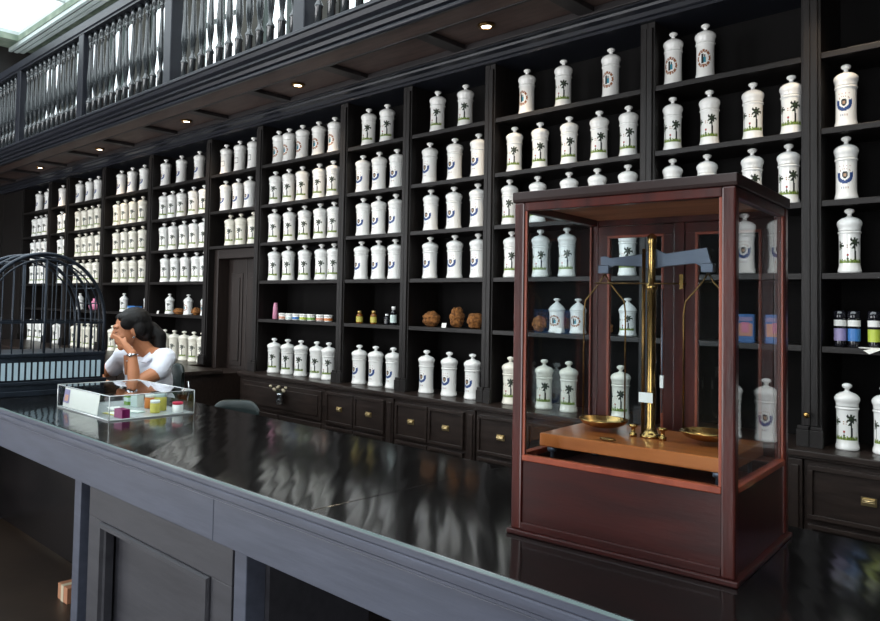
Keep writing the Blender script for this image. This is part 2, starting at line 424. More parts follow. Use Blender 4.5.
def base_unit(x0, x1, label, doorstyle=False):
    r = empty('base_cabinet', (0, 0, 0), label, 'cabinet', 'base cabinets under the shelving')
    r.location = ((x0 + x1) / 2, CF, 0)
    kids = []
    kids.append(MB().box(x0, x1, CF, DB, .0, CT - .037, M['cab']).build('body', r, .003))
    if doorstyle:
        w2 = (x0 + x1) / 2
        mb = MB().box(x0 + .05, x1 - .03, CF - .012, CF, .74, CT - .06, M['cab'])
        mb.box(x0 + .08, x1 - .06, CF - .02, CF - .012, .77, CT - .09, M['cab'])
        kids.append(mb.build('front_panel', r, .003))
        for a, b in ((x0 + .05, w2 - .01), (w2 + .01, x1 - .03)):
            mb = MB().box(a, b, CF - .012, CF, .1, .72, M['cab']).box(a + .05, b - .05, CF - .02, CF - .012, .16, .66, M['cab'])
            kids.append(mb.build('door', r, .003))
    else:
        w2 = (x0 + x1) / 2
        for a, b in ((x0 + .02, w2 - .004), (w2 + .004, x1 - .02)):
            for z0, z1 in ((.735, .945), (.50, .715), (.265, .48)):
                kids.append(drawer(r, a, b, z0, z1, CF))
        kids.append(MB().box(x0, x1, CF - .03, CF, .0, .22, M['cab']).build('plinth', r, .004))
    for k in kids:
        k.location.x -= r.location.x; k.location.y -= r.location.y
def base_pil(x0, x1):
    pass
base_unit(-4.96, -3.935, 'dark base cabinet with a wide front panel and dried flowers hung on it', True)
base_unit(-3.93, -3.33, 'dark base cabinet of small drawers under the amber bottle bay')
base_unit(-3.27, -2.69, 'dark base cabinet of small drawers under the three sponges bay')
base_unit(-2.63, -1.95, 'dark base cabinet of drawers partly hidden by the left edge of the balance case')
base_unit(-1.90, -1.03, 'dark base cabinet of drawers behind the balance case')
base_unit(-.975, -.10, 'dark base cabinet of drawers at the right edge of the picture')
pm = 0
for (a, b, lab) in ((-3.329, -3.271, 'narrow dark post between the drawer cabinets under the amber bottles'), (-2.689, -2.631, 'narrow dark post between drawer cabinets left of the balance case'),
                    (-1.949, -1.901, 'narrow dark post between drawer cabinets behind the balance case'), (-1.029, -.976, 'narrow dark post between drawer cabinets right of the balance case')):
    mb = MB().box(a, b, CF - .012, DB, 0, CT - .037, M['cab']).box(a + .012, b - .012, CF - .02, CF - .012, .25, CT - .06, M['cab'])
    tag(mb.build('cabinet_post', bevel=.003), lab, 'post', 'posts between base cabinets')
# deeper left cabinet
r = empty('base_cabinet', (-7.5, 2.9, 0), 'deep dark base cabinet behind the seated woman, ending at the doorway', 'cabinet')
def off(o, r=r): o.location.x -= r.location.x; o.location.y -= r.location.y; return o
LC = SH['A'] - .006
off(MB().box(-10.2, -5.15, 2.93, DB, 0, LC - .03, M['cab']).build('body', r, .004))
off(MB().box(-10.2, -5.12, 2.90, 3.30, LC - .03, LC, M['cab']).box(-10.2, -5.68, 3.30, DB, LC - .03, LC, M['cab']).build('top', r, .004))
for k in range(5):
    a = -10.1 + k * .99
    off(MB().box(a, a + .93, 2.918, 2.93, .12, LC - .08, M['cab']).box(a + .08, a + .85, 2.91, 2.918, .2, LC - .16, M['cab']).build('door', r, .003))

# dried flowers in a wall pocket
r = empty('dried_flower_holder', (-4.37, CF - .022, .86), 'small bunch of dried white flowers in a metal holder on the cabinet front', 'flowers')
MB().lathe([(.012, -.05), (.026, -.045), (.03, -.01), (.024, .02), (.03, .03)], M['silver'], c=(0, -.034, 0), n=16).build('holder', r)
st = MB(); fl = MB()
for k in range(9):
    a = 2 * pi * k / 9; rr = .05 + .02 * (k % 3); e = (rr * cos(a) * 1.1, -.045 + .022 * sin(a), .055 + .02 * (k % 2))
    st.tube([(0, -.034, .0), (e[0] * .4, -.034 + (e[1] + .034) * .4, .04), e], .0015, M['pdgreen'], 5); fl.ell(e, (.013, .013, .011), M['tan'], 8)
st.build('stems', r); fl.build('flower_heads', r)
# small brass key at the right-hand upright
r = MB().lathe([(.004, 0), (.004, .012), (.011, .014), (.013, .02), (.008, .028)], M['brass'], n=14).build('brass_knob')
r.rotation_euler = (pi / 2, 0, 0); r.location = (-.985, D - .012, 1.13); tag(r, 'small round brass knob on the dark upright right of the balance case', 'knob')

# ------------------------------------------------------------------ porcelain jars
H = .268
NA = 96
def prof_r(t):
    pts = [(0, .180), (.015, .193), (.045, .195), (.06, .190), (.09, .180), (.125, .174), (.30, .171), (.50, .172), (.585, .175), (.605, .177), (.612, .190), (.632, .192), (.642, .182), (.645, .178)]
    for (a, ra), (b, rb) in zip(pts, pts[1:]):
        if a <= t <= b: return ra + (rb - ra) * (t - a) / (b - a)
    return pts[-1][1]
def palm(u, v):
    if .0 < v < .14 + .025 * sin(u * 23) + .02 * sin(u * 41): return 'pgreen' if (int(u * 19) + int(v * 70)) % 3 else 'pdgreen'
    if abs(u - (.40 + .06 * sin(v * 5))) < .075 and v < .76: return 'pblack'
    for cx, cz, R in ((.43, .80, .56), (-.95, .68, .40)):
        dx, dz = u - cx, (v - cz) * 2.1
        rr = math.hypot(dx, dz)
        if rr < R:
            an = math.atan2(dz, dx)
            if rr < R * .45 or (cos(an * 7 + .6) > -.25 and rr < R * (.85 + .15 * cos(3 * an))): return 'pdgreen' if (int(u * 31) + int(v * 37)) % 2 else 'pblack'
    if abs(u + .88) < .05 and v < .6: return 'pblack'
    if abs(u + .22) < .10 and .30 < v < .38: return 'pred'
    if abs(u + .22) < .03 and .18 < v <= .30: return 'pblack'
    if abs(u + .22) < .08 and .16 < v < .19: return 'pblack'
    if abs(u + .15) < .17 and (abs(v - .55) < .012 or abs(v - .62) < .010 or abs(v - .69) < .008) and int(u * 40) % 3: return 'pskin'
    return None
def cresc(u, v):
    dx, dz = u, (v - .58) * 2.2
    rr = math.hypot(dx, dz)
    if (dx / .25) ** 2 + (dz / .32) ** 2 < 1: return 'pskin' if (abs(dx) < .12 and -.12 < dz < .16) else 'pblack'
    if .44 < rr < .74 and dz < .05 + .3 * abs(dx): return 'pblue'
    if .50 < rr < .58 and dz > .3 and int(math.atan2(dz, dx) * 12) % 2: return 'pbrown'
    if abs(v - .10) < .03 and abs(u) < .42 and int((u + 2) * 16) % 3 == 0: return 'pblue' if int((u + 2) * 8) % 2 else 'pbrown'
    if abs(v - .92) < .02 and abs(u) < .5 and int((u + 2) * 10) % 3 == 0: return 'pred'
    return None
def wreath(u, v):
    dx, dz = u, (v - .5) * 1.0
    rr = math.hypot(dx / .66, dz / .34)
    if .80 < rr < 1.15 and cos(math.atan2(dz, dx) * 14) > -.75: return 'pbrown'
    if abs(dx + .12) < .12 and -.22 < dz < .20: return 'pblack'
    if abs(dx - .13) < .10 and -.16 < dz < .04: return 'pteal'
    if abs(dx - .12) < .08 and .04 < dz < .16: return 'pblack'
    return None
def plain(u, v):
    if abs(abs(u) - .5) < .04 and .3 < v < .7: return 'pblack'
    if abs(u) < .5 and (abs(v - .3) < .03 or abs(v - .7) < .03): return 'pblack'
    return None
def make_jar(name, label, pic, base, hscale=1.0, lidstyle=0):
    root = empty(name, (0, 0, 0), label, 'jar')
    ts = [0, .02, .035, .05, .075, .10, .12] + [.14 + .0155 * k for k in range(30)] + [.598, .605, .612, .622, .632, .640, .645]
    mb = MB(); vs = []; fs = {}
    for t in ts:
        for k in range(NA):
            a = -pi / 2 + 2 * pi * k / NA; r = prof_r(t) * H * (1 if hscale == 1 else .86)
            vs.append((r * cos(a), r * sin(a), t * H * hscale))
    for i in range(len(ts) - 1):
        tm = (ts[i] + ts[i + 1]) / 2; v = (tm - .15) / .40
        for k in range(NA):
            ang = ((k + .5) / NA); ang = ang - 1 if ang > .5 else ang
            u = ang * 360 / 62; c = None
            if abs(u) < 1.15 and 0 < v < 1: c = pic(u, v)
            if i == len(ts) - 8 or i == 5: pass
            fs.setdefault(c or base, []).append((i * NA + k, i * NA + (k + 1) % NA, (i + 1) * NA + (k + 1) % NA, (i + 1) * NA + k))
    fs[base].append(tuple(reversed(range(NA))))
    o = 0
    mb.v = vs
    for c, L in fs.items():
        k = mb.mi(M[c])
        for f in L: mb.f.append(f); mb.m.append(k); mb.sm.append(len(f) == 4)
    mb.build('body', root)
    q = 1 if hscale == 1 else .86; h = H * hscale
    L = [(.15, .648), (.180, .650), (.182, .670), (.184, .69), (.190, .712), (.199, .728), (.205, .750), (.205, .775), (.195, .80), (.168, .826), (.135, .846), (.09, .860), (.055, .872), (.040, .885)]
    if lidstyle: L = [(.15, .648), (.19, .650), (.20, .665), (.19, .69), (.17, .73), (.14, .78), (.09, .83), (.05, .87), (.035, .885)]
    lid = MB().lathe([(r * H * q, z * h) for r, z in L], M[base], n=32).build('lid', root)
    K = [(.04, .884), (.036, .90), (.04, .915), (.07, .93), (.085, .95), (.08, .975), (.05, .992), (.012, 1.0)]
    MB().lathe([(r * H * q, z * h) for r, z in K], M[base], n=20).build('knob', lid)
    return root
protos = {
 'p': make_jar('porcelain_jar', '', palm, 'white'), 'c': make_jar('porcelain_jar', '', cresc, 'white'),
 'w': make_jar('porcelain_jar', '', wreath, 'white'), 'n': make_jar('porcelain_jar', '', plain, 'white'),
 'k': make_jar('porcelain_jar', '', palm, 'cream'),
 's': make_jar('small_porcelain_jar', '', wreath, 'white', .70, 1), 't': make_jar('small_porcelain_jar', '', palm, 'white', .72, 1)}
used = {k: False for k in protos}
JX = {
'B0':{'E':[-0.87],'D':[-0.87],'C':[-0.86, -.435, -.30],'A':[-0.87, -0.74, -.39, -.25]},
'B1':{'F':[-1.61, -1.45],'E':[-1.61, -1.43, -1.24, -1.08],'D':[-1.62, -1.44, -1.24, -1.09]},
'B2':{'F':[-2.46, -2.22, -1.94],'E':[-2.54, -2.37, -2.18, -2.0, -1.84],'D':[-2.57, -2.38, -2.18, -2.01, -1.84],'C':[-2.55, -2.36, -2.19, -1.84],'A':[-2.55, -2.32, -2.17, -1.87]},
'B3':{'F':[-3.13, -2.91],'E':[-3.19, -2.99, -2.8],'D':[-3.18, -2.99, -2.8],'C':[-3.18, -2.97, -2.79],'A':[-3.19, -3.0, -2.82]},
'B4':{'F':[-3.77, -3.59],'E':[-3.82, -3.65, -3.49],'D':[-3.81, -3.65, -3.49],'C':[-3.81, -3.64, -3.48],'A':[-3.81, -3.65, -3.49]},
'B5':{'F':[-4.80, -4.67, -4.5, -4.32, -4.13],'E':[-4.83, -4.66, -4.49, -4.3, -4.13],'D':[-4.83, -4.65, -4.46, -4.27, -4.12],'C':[-4.83, -4.64, -4.45, -4.25, -4.11],'A':[-4.8, -4.62, -4.46, -4.28, -4.14]},
'B6':{'F':[-5.57, -5.35, -5.15],'E':[-5.55, -5.37, -5.19],'D':[-5.47, -5.31, -5.13]},
'B7':{'F':[-6.62, -6.33, -6.01],'E':[-6.63, -6.48, -6.29, -6.08, -5.91],'D':[-6.62, -6.44, -6.24, -6.05, -5.89],'C':[-6.58, -6.39, -6.19, -6.0, -5.86],'A':[-6.54, -6.37, -6.18, -6.02, -5.87]},
'B8':{'F':[-7.57, -7.31, -7.05],'E':[-7.64, -7.46, -7.27, -7.07],'D':[-7.63, -7.44, -7.25, -7.05],'C':[-7.61, -7.42, -7.23, -7.03],'A':[-7.66, -7.49, -7.31, -7.12, -6.95]},
'B9':{'F':[-8.62, -8.36, -8.13],'E':[-8.63, -8.46, -8.28, -8.10],'D':[-8.62, -8.44, -8.26, -8.08],'C':[-8.63, -8.46, -8.28, -8.10],'A':[-8.63, -8.46, -8.29, -8.12, -7.95]},
'B10':{'F':[-9.13],'E':[-9.15, -8.97],'D':[-9.14, -8.96],'C':[-9.13, -8.95],'A':[-9.16, -8.97]},
'BX':{'F':[-9.9, -9.6],'E':[-10.0, -9.82, -9.64, -9.46],'D':[-10.0, -9.82, -9.64, -9.46],'C':[-10.0, -9.82, -9.64, -9.46],'A':[-10.0, -9.82, -9.64, -9.46]},
}
KIND = {('B0','E'):'c',('B0','D'):'c',('B1','F'):'w',('B0','C'):'pcc',('B0','A'):'ppcc',('B2','F'):'wpw',
 ('B3','E'):'c',('B3','D'):'c',('B3','C'):'c',('B3','A'):'c',('B4','E'):'c',('B4','D'):'c',('B4','C'):'c',('B4','A'):'c',
 ('B5','F'):'w',('B6','F'):'nnn',('B6','E'):'c',('B6','D'):'k',('B7','F'):'c',('B8','F'):'c',('B9','F'):'c',('B10','F'):'c',('BX','F'):'c',
 ('B8','E'):'k',('B8','D'):'k',('B8','C'):'k',('B9','E'):'k',('B9','D'):'k',('B9','C'):'k',('B9','A'):'k',('B7','A'):'k',('B2','A'):'k',('B8','A'):'k'}
LV = {'F': 'top shelf', 'E': 'second shelf', 'D': 'third shelf', 'C': 'fourth shelf', 'B': 'fifth shelf', 'A': 'ledge'}
ORD = ['first', 'second', 'third', 'fourth', 'fifth']
PICN = {'p': 'palm', 'k': 'palm', 'c': 'blue-crescent', 'w': 'wreath', 'n': 'framed-label', 's': 'wreath', 't': 'palm'}
BD = dict(zip(bayname, ['leftmost bay', 'bay behind iron cage', 'bay right of iron cage', 'bay above woman', 'bay left of doorway',
      'bay over doorway', 'bay with small cups', 'bay with amber bottles', 'bay with three sponges', 'wide bay behind balance case', 'bay behind case right side', 'bay at right edge', '']))
def put_jar(kind, x, y, z, label, group, rz, sc=1.0):
    r = protos[kind] if not used[kind] else copy_tree(protos[kind])
    used[kind] = True
    r.scale = (sc, sc, 1)
    r.location = (x, y, z); r.rotation_euler.z = rz; r['label'] = label; r['group'] = group
for b, d in JX.items():
    for lv, xs_ in d.items():
        kd = KIND.get((b, lv), 'p')
        for i, xx in enumerate(xs_):
            k = kd[i] if len(kd) > 1 else kd
            n = len(xs_)
            pos = (ORD[i] + ' from left, ') if n > 1 else 'only one, '
            col = 'cream' if k == 'k' else 'white'
            lab = '%s porcelain %s jar, %s%s, %s' % (col, PICN[k], pos, LV[lv], BD[b])
            rz = random.uniform(-.12, .12) + (.16 if k in 'pk' else -.05)
            if b in ('B0', 'B1'): rz += .12
            bi = bayname.index(b); yy = D + (.075 if lv != 'A' else .06)
            xx = min(max(xx * yy / (D + .1), DIV[bi] + .037 + .057), DIV[bi + 1] - .037 - .057)
            put_jar(k, xx, yy + random.uniform(-.006, .006), SH[lv] + (.001 if lv != 'A' else -.006), lab, 'porcelain apothecary jars', rz, {'B0': .82, 'B1': .85, 'B2': .90, 'B3': .96}.get(b, 1.0))
for b, k, xx, lab in (('B2', 's', -2.24, 'small wreath jar between sponge and white card behind balance case'), ('B2', 's', -2.11, 'small wreath jar right of white card behind balance case'),
        ('B2', 't', -1.83, 'small palm jar seen beside the brass column of the balance'), ('B7', 't', -6.45, 'small palm jar left of the sponges, bay left of doorway'),
        ('B7', 's', -6.11, 'small wreath jar between two sponges, bay left of doorway'), ('B7', 's', -5.82, 'small wreath jar beside the right upright, bay left of doorway'),
        ('B8', 't', -7.40, 'small palm jar left of the blue box above the woman'), ('B8', 't', -6.88, 'small palm jar right of the blue box above the woman'),
        ('B9', 's', -8.5, 'small wreath jar left of the pink flask, seen through iron cage')):
    put_jar(k, xx, D + .09, SH['B'] + .001, lab, 'small porcelain jars', random.uniform(-.1, .2))

# ------------------------------------------------------------------ small things on the fifth shelf
ZB = SH['B'] + .001
def blob(name, c, r, m, label, cat, group=None, seed=0):
    rnd = random.Random(seed); mb = MB(); mb.ell((0, 0, r[2]), r, m, 56)
    ph = [rnd.uniform(0, 6) for _ in range(6)]
    vs = []
    for v in mb.v:
        x, y, z = v[0] / r[0], v[1] / r[1], (v[2] - r[2]) / r[2]
        k = 1 + .07 * sin(5 * x + ph[0]) * cos(4 * y + ph[1]) + .05 * sin(9 * z + ph[2]) + .04 * sin(14 * x + 11 * z + ph[3]) + .03 * sin(23 * y + 19 * x + ph[4]) + .02 * sin(31 * z + 27 * x + ph[5]) + rnd.uniform(-.012, .012)
        vs.append((v[0] * k, v[1] * k, max(0, r[2] + (v[2] - r[2]) * k)))
    mb.v = vs
    o = mb.build(name, loc=c); return tag(o, label, cat, group)
for xx, r, lab, s in ((-3.14, (.06, .05, .047), 'wide round brown natural sponge, leftmost of the three', 1), (-2.935, (.045, .045, .062), 'tall brown natural sponge, middle of the three', 2),
        (-2.795, (.05, .045, .048), 'round orange-brown sponge, rightmost of the three', 3), (-2.35, (.035, .035, .045), 'small orange sponge seen through the left pane of the balance case', 4),
        (-1.95, (.035, .035, .036), 'small dark sponge seen through the balance case near a brass bow', 5), (-6.27, (.07, .04, .03), 'low brown sponge left of the wreath jar, bay left of doorway', 6),
        (-5.96, (.05, .04, .035), 'low brown sponge right of the wreath jar, bay left of doorway', 7)):
    blob('natural_sponge', (xx, D + .085, ZB), r, M['sponge'], lab, 'sponge', 'natural sponges', s)
def card(x, z, lab, w=.035, h=.028, y=D + .025):
    o = MB().prism([(-.001, 0), (.006, h), (.0075, h), (.0005, 0)], -w / 2, w / 2, M['paper']).build('price_card', loc=(x, y, z)); tag(o, lab, 'card', 'small price cards')
card(-2.99, ZB, 'small white price card in front of the middle sponge'); card(-2.19, ZB, 'small white price card seen through left pane of balance case')
card(-6.56, ZB, 'small white price card by small palm jar, bay left of doorway')
r = MB(); r.add([(-.05, .05, 0), (.05, .05, 0), (.05, -.02, -.0008), (.01, -.045, -.022), (-.05, .05, -.001), (.05, .05, -.001), (.05, -.02, -.0018), (.01, -.045, -.023)], [(0, 1, 2, 3), (7, 6, 5, 4), (0, 3, 7, 4), (1, 5, 6, 2), (3, 2, 6, 7), (0, 4, 5, 1)], M['paper'])
tag(r.build('paper_leaflet', loc=(-.77, D + .0, ZB + .003)), 'white paper leaflet hanging over the shelf edge at the right', 'leaflet')

def bottle(name, x, glass, cap, h, r, lab, group, labelm=None, y=D + .07, l0=.12, l1=.55):
    root = empty(name, (x, y, ZB), lab, 'bottle', group)
    MB().lathe([(r * .95, 0), (r, .004), (r, h * .66), (r * .7, h * .76), (r * .5, h * .8), (r * .5, h * .84)], glass, n=20).build('glass_body', root)
    MB().lathe([(r * .62, h * .82), (r * .62, h), (r * .5, h * 1.01)], cap, n=20).build('cap', root)
    if labelm: MB().lathe([(r + .0006, h * l0), (r + .0006, h * l1)], labelm, n=20, cap=False).build('paper_label', root)
bottle('medicine_bottle', -3.79, M['amber'], M['gold'], .085, .023, 'amber medicine bottle with gold cap, left one of the pair', 'small medicine bottles', M['cyel'])
bottle('medicine_bottle', -3.65, M['amber'], M['gold'], .088, .022, 'amber medicine bottle with gold cap, right one of the pair', 'small medicine bottles', M['cyel'])
bottle('medicine_bottle', -3.525, M['dglass'], M['white'], .07, .018, 'short dark bottle with white cap left of the taller dark bottle', 'small medicine bottles', M['dglass'])
bottle('medicine_bottle', -3.462, M['dglass'], M['white'], .12, .022, 'tall dark bottle with pale label beside the right upright', 'small medicine bottles', M['cteal'])
def tallbottle(x, labm, lab):
    root = empty('glass_jar', (x, D + .07, ZB), lab, 'bottle', 'dark glass jars at the right edge')
    MB().lathe([(.021, 0), (.022, .004), (.022, .112), (.019, .116)], M['dglass'], n=20).build('glass_body', root)
    MB().lathe([(.023, .112), (.024, .122), (.023, .145), (.018, .148)], M['dglass'], n=20).build('lid', root)
    MB().lathe([(.0226, .025), (.0226, .075)], labm, n=20, cap=False).build('picture_label', root)
    MB().lathe([(.0229, .085), (.0229, .110)], M['paper'], n=20, cap=False).build('paper_label', root)
tallbottle(-.888, M['clilac'], 'dark glass jar with white and blue label, leftmost at right edge')
tallbottle(-.838, M['cblue'], 'dark glass jar with white and deep blue label, middle at right edge')
tallbottle(-.768, M['cyan'], 'dark glass jar with white and yellow-green label, rightmost')
o = MB().lathe([(.018, 0), (.022, .004), (.018, .09), (.013, .125), (.014, .128)], M['pink'], n=20).build('pink_vase', loc=(-4.77, D + .08, ZB)); tag(o, 'slim pink vase at the left of the small cups', 'vase')
for i, (xx, k) in enumerate(((-4.66, 'corl'), (-4.575, 'cteal'), (-4.49, 'cblue'), (-4.405, 'cyan'), (-4.315, 'cgrn'), (-4.21, 'corl'), (-4.12, 'corng'))):
    root = empty('small_cup', (xx, D + .07, ZB), 'small white pot with %s band, %s in the row of seven pots' % (['coral', 'pale', 'blue', 'lime', 'green', 'second coral', 'orange'][i], ORD[i] if i < 5 else ['sixth', 'last'][i - 5]), 'pot', 'row of small pots')
    MB().lathe([(.028, 0), (.031, .004), (.031, .036)], M['white'], n=20).build('pot', root)
    MB().lathe([(.0316, .008), (.0316, .026)], M[k], n=20, cap=False).build('band', root)
    MB().lathe([(.033, .036), (.033, .048), (.03, .05)], M['white'], n=20).build('lid', root)
tag(MB().box(-.08, .08, -.04, .04, 0, .065, M['cblue']).box(-.08, .08, -.041, .041, .02, .045, M['cteal']).build('medicine_box', loc=(-7.14, D + .08, ZB)), 'blue and white box behind the head of the seated woman', 'box')
o = MB().lathe([(.02, 0), (.05, .01), (.06, .05), (.045, .085), (.015, .11), (.018, .13)], M['cpink'], n=20).build('pink_flask', loc=(-8.12, D + .09, ZB)); tag(o, 'round pink flask seen through the iron cage', 'flask')
for xx, lab in ((-.42, 'left blue and pink printed tin, reflected in the balance case side pane'), (-.30, 'right blue and pink printed tin, reflected in the balance case side pane')):
    root = empty('printed_tin', (xx, D + .07, ZB), lab, 'tin', 'printed tins')
    mb = MB().box(-.038, .038, -.02, .02, 0, .125, M['cblue']); mb.build('body', root, .003)
    MB().box(-.033, .033, -.0215, -.0202, .03, .085, M['corl']).box(-.02, .01, -.0217, -.0202, .045, .09, M['cpink']).box(-.033, .033, -.0219, -.0202, .095, .112, M['clilac']).build('printed_panel', root)

# ------------------------------------------------------------------ the counter
CX0, CX1 = -7.2, 1.6; CY0, CY1 = 1.276, 2.138
ct = empty('shop_counter', (-3, 1.7, 0), 'long shop counter with black glass top and blue-grey painted front', 'counter')
def ctp(mb, name, bev=.003):
    mb.v = [(v[0] + 3, v[1] - 1.7, v[2]) for v in mb.v]; return mb.build(name, ct, bev)
g = MB(); xs_ = [CX0, -4.9, -3.02, -1.55, .2, CX1]
for a, b in zip(xs_, xs_[1:]): g.box(a + .0008, b - .0008, CY0, CY1, .992, 1.0, M['cglass'])
ctp(g, 'glass_top', .0015)
ctp(MB().box(CX0, CX1, CY0 - .0012, CY0 - .0002, .9925, .9992, M['edge']), 'glass_edge', 0)
ctp(MB().box(CX0, CX1, CY0 + .002, CY1 - .002, .972, .9918, M['apron']), 'board')
ctp(MB().prism([(CY0 + .004, .9715), (CY0 + .001, .967), (CY0 + .001, .957), (CY0 + .008, .954), (CY0 + .008, .945), (CY0 + .012, .941), (CY0 + .012, .934), (CY0 + .018, .930), (CY0 + .05, .930), (CY0 + .05, .9715)], CX0, CX1, M['apron']), 'edge_moulding', 0)
for a, b in ((CX0, -4.30), (-4.298, -2.045), (-2.043, -.2), (-.198, CX1)):
    ctp(MB().box(a, b, CY0 + .02, CY0 + .05, .80, .9298, M['apron']), 'apron', .002)
ctp(MB().box(CX0, CX1, CY1 - .05, CY1 - .02, .80, .971, M['top']), 'rear_apron')
def pedestal(x0, x1):
    yf = CY0 + .055
    def sh(m_): m_.v = [(v[0] + 3, v[1] - 1.7, v[2]) for v in m_.v]; return m_
    o = sh(MB().box(x0, x1, yf + .06, CY1 - .08, 0.0, .80, M['ped'])).build('pedestal', ct)
    e = .125
    mb = MB().box(x0 + e, x1 - e, yf + .008, yf + .06, .66, .80, M['ped']).box(x0 + e, x1 - e, yf + .008, yf + .06, 0, .20, M['ped'])
    mb.box(x0 + e, x0 + e + .12, yf + .008, yf + .06, .20, .66, M['ped']).box(x1 - e - .12, x1 - e, yf + .008, yf + .06, .20, .66, M['ped'])
    sh(mb).build('panel_frame', o, .002)
    a, b, c, d2 = x0 + e + .12, x1 - e - .12, .20, .66
    p = MB()
    offs = ((0, yf + .03), (0, yf + .002), (.006, yf - .008), (.020, yf - .008), (.026, yf + .006), (.034, yf + .012), (.034, yf + .045))
    vs = []
    for o_, y_ in offs: vs += [(a + o_, y_, c + o_), (b - o_, y_, c + o_), (b - o_, y_, d2 - o_), (a + o_, y_, d2 - o_)]
    nn = len(offs)
    p.add(vs, [(i * 4 + k, i * 4 + (k + 1) % 4, ((i + 1) % nn) * 4 + (k + 1) % 4, ((i + 1) % nn) * 4 + k) for i in range(nn) for k in range(4)], M['ped'])
    sh(p).build('raised_moulding', o)
    for s_ in (x0 + .02, x1 - .085):
        q = MB().box(s_, s_ + .065, yf - .012, yf + .06, .07, .80, M['apron'])
        q.lathe([(.05, 0), (.055, .02), (.045, .05), (.04, .07)], M['apron'], c=(s_ + .032, yf + .02, 0), n=18)
        sh(q).build('pilaster', o, .003)
pedestal(-3.17, -1.87); pedestal(-7.1, -5.6); pedestal(-.6, 1.5)
ctp(MB().box(-5.6, -3.17, 1.80, 1.815, 0.03, .80, M['top']), 'kneehole_shade_panel')  # added dark sheet standing in for the shade in the open kneehole
ctp(MB().box(-1.86, -.61, 1.80, 1.815, 0.03, .80, M['top']), 'kneehole_shade_panel')  # second added sheet, darkens the right-hand kneehole like shade
for xx, yy, w, lab in ((-3.88, 1.64, .06, 'small brown carton on the floor under the counter kneehole'),):
    r = empty('cardboard_box', (xx, yy, 0), lab, 'box')
    MB().box(-w, w, -.06, .06, 0, .08, M['card']).build('body', r, .003); MB().box(-.015, .015, -.0615, .0615, .0, .0815, M['tan']).build('tape', r)

# ------------------------------------------------------------------ glazed balance case
case = empty('balance_display_case', (-.583, 1.579, 1.0), 'tall glazed mahogany case on the counter holding the brass balance', 'display case', rz=.09)
W, DP, HH = .511, .452, .832
T = .027
zb = .012
MB().box(-W - .008, .008, -.008, DP + .008, 0, zb, M['mahogp']).build('base_moulding', case, .003)
mb = MB().box(-W + T, -T, .006, .02, zb, .178, M['mahogp']).box(-W + T, -T, DP - .02, DP - .006, zb, .178, M['mahogp'])
mb.box(-W + .006, -W + .02, T, DP - T, zb, .178, M['mahogp']).box(-.02, -.006, T, DP - T, zb, .178, M['mahogp'])
mb.box(-W + .02, -.02, .02, DP - .02, .135, .147, M['mahogp'])
mb.build('plinth', case, .002)
mb = MB()
for (a, b, c, d2) in ((-W + T, -T, .001, .022), (-W + T, -T, DP - .022, DP - .001)):
    mb.box(a, b, c, d2, .178, .192, M['orange']); mb.box(a, b, c, c + .012 if c < .1 else d2, zb, .03, M['mahogp'])
for (a, b) in ((-W + .001, -W + .022), (-.022, -.001)):
    mb.box(a, b, T, DP - T, .178, .192, M['orange'])
mb.build('sill_bead', case, .002)
for px_, py_ in ((-W, 0), (-T, 0), (-W, DP - T), (-T, DP - T)):
    mb = MB().box(px_, px_ + T, py_, py_ + T, zb, HH - .026, M['mahog'])
    mb.build('corner_post', case, .004)
# inner beads (lighter)
q = .006
for xx in (-W + T, -T - q): MB().box(xx, xx + q, .004, .0095, .192, HH - .047, M['orange']).build('glazing_bead', case, .001)
for yy in (T, DP - T - q):
    MB().box(-.0095, -.004, yy, yy + q, .192, HH - .047, M['orange']).build('glazing_bead', case, .001)
    MB().box(-W + .004, -W + .0095, yy, yy + q, .192, HH - .047, M['orange']).build('glazing_bead', case, .001)
mb = MB()
mb.box(-W + T, -T, .002, .024, HH - .047, HH - .026, M['mahog']).box(-W + T, -T, DP - .024, DP - .002, HH - .047, HH - .026, M['mahog'])
mb.box(-W + .002, -W + .024, T, DP - T, HH - .047, HH - .026, M['mahog']).box(-.024, -.002, T, DP - T, HH - .047, HH - .026, M['mahog'])
mb.build('top_rail', case, .002)
mb = MB().prism([(-.001, HH - .026), (-.004, HH - .018), (-.004, HH), (DP + .004, HH), (DP + .004, HH - .018), (DP + .001, HH - .026)], -W - .004, .004, M['mlid'])
mb.box(-W + .024, -.024, .024, DP - .024, HH - .03, HH - .0262, M['ply'])
mb.build('lid', case, .002)
for name, a in (('front_pane', (-W + T, -T, .010, .013, .192, HH - .047)), ('side_pane', (-.013, -.010, T, DP - T, .192, HH - .047)), ('side_pane', (-W + .010, -W + .013, T, DP - T, .192, HH - .047))):
    MB().box(*a, M['glass']).build(name, case)
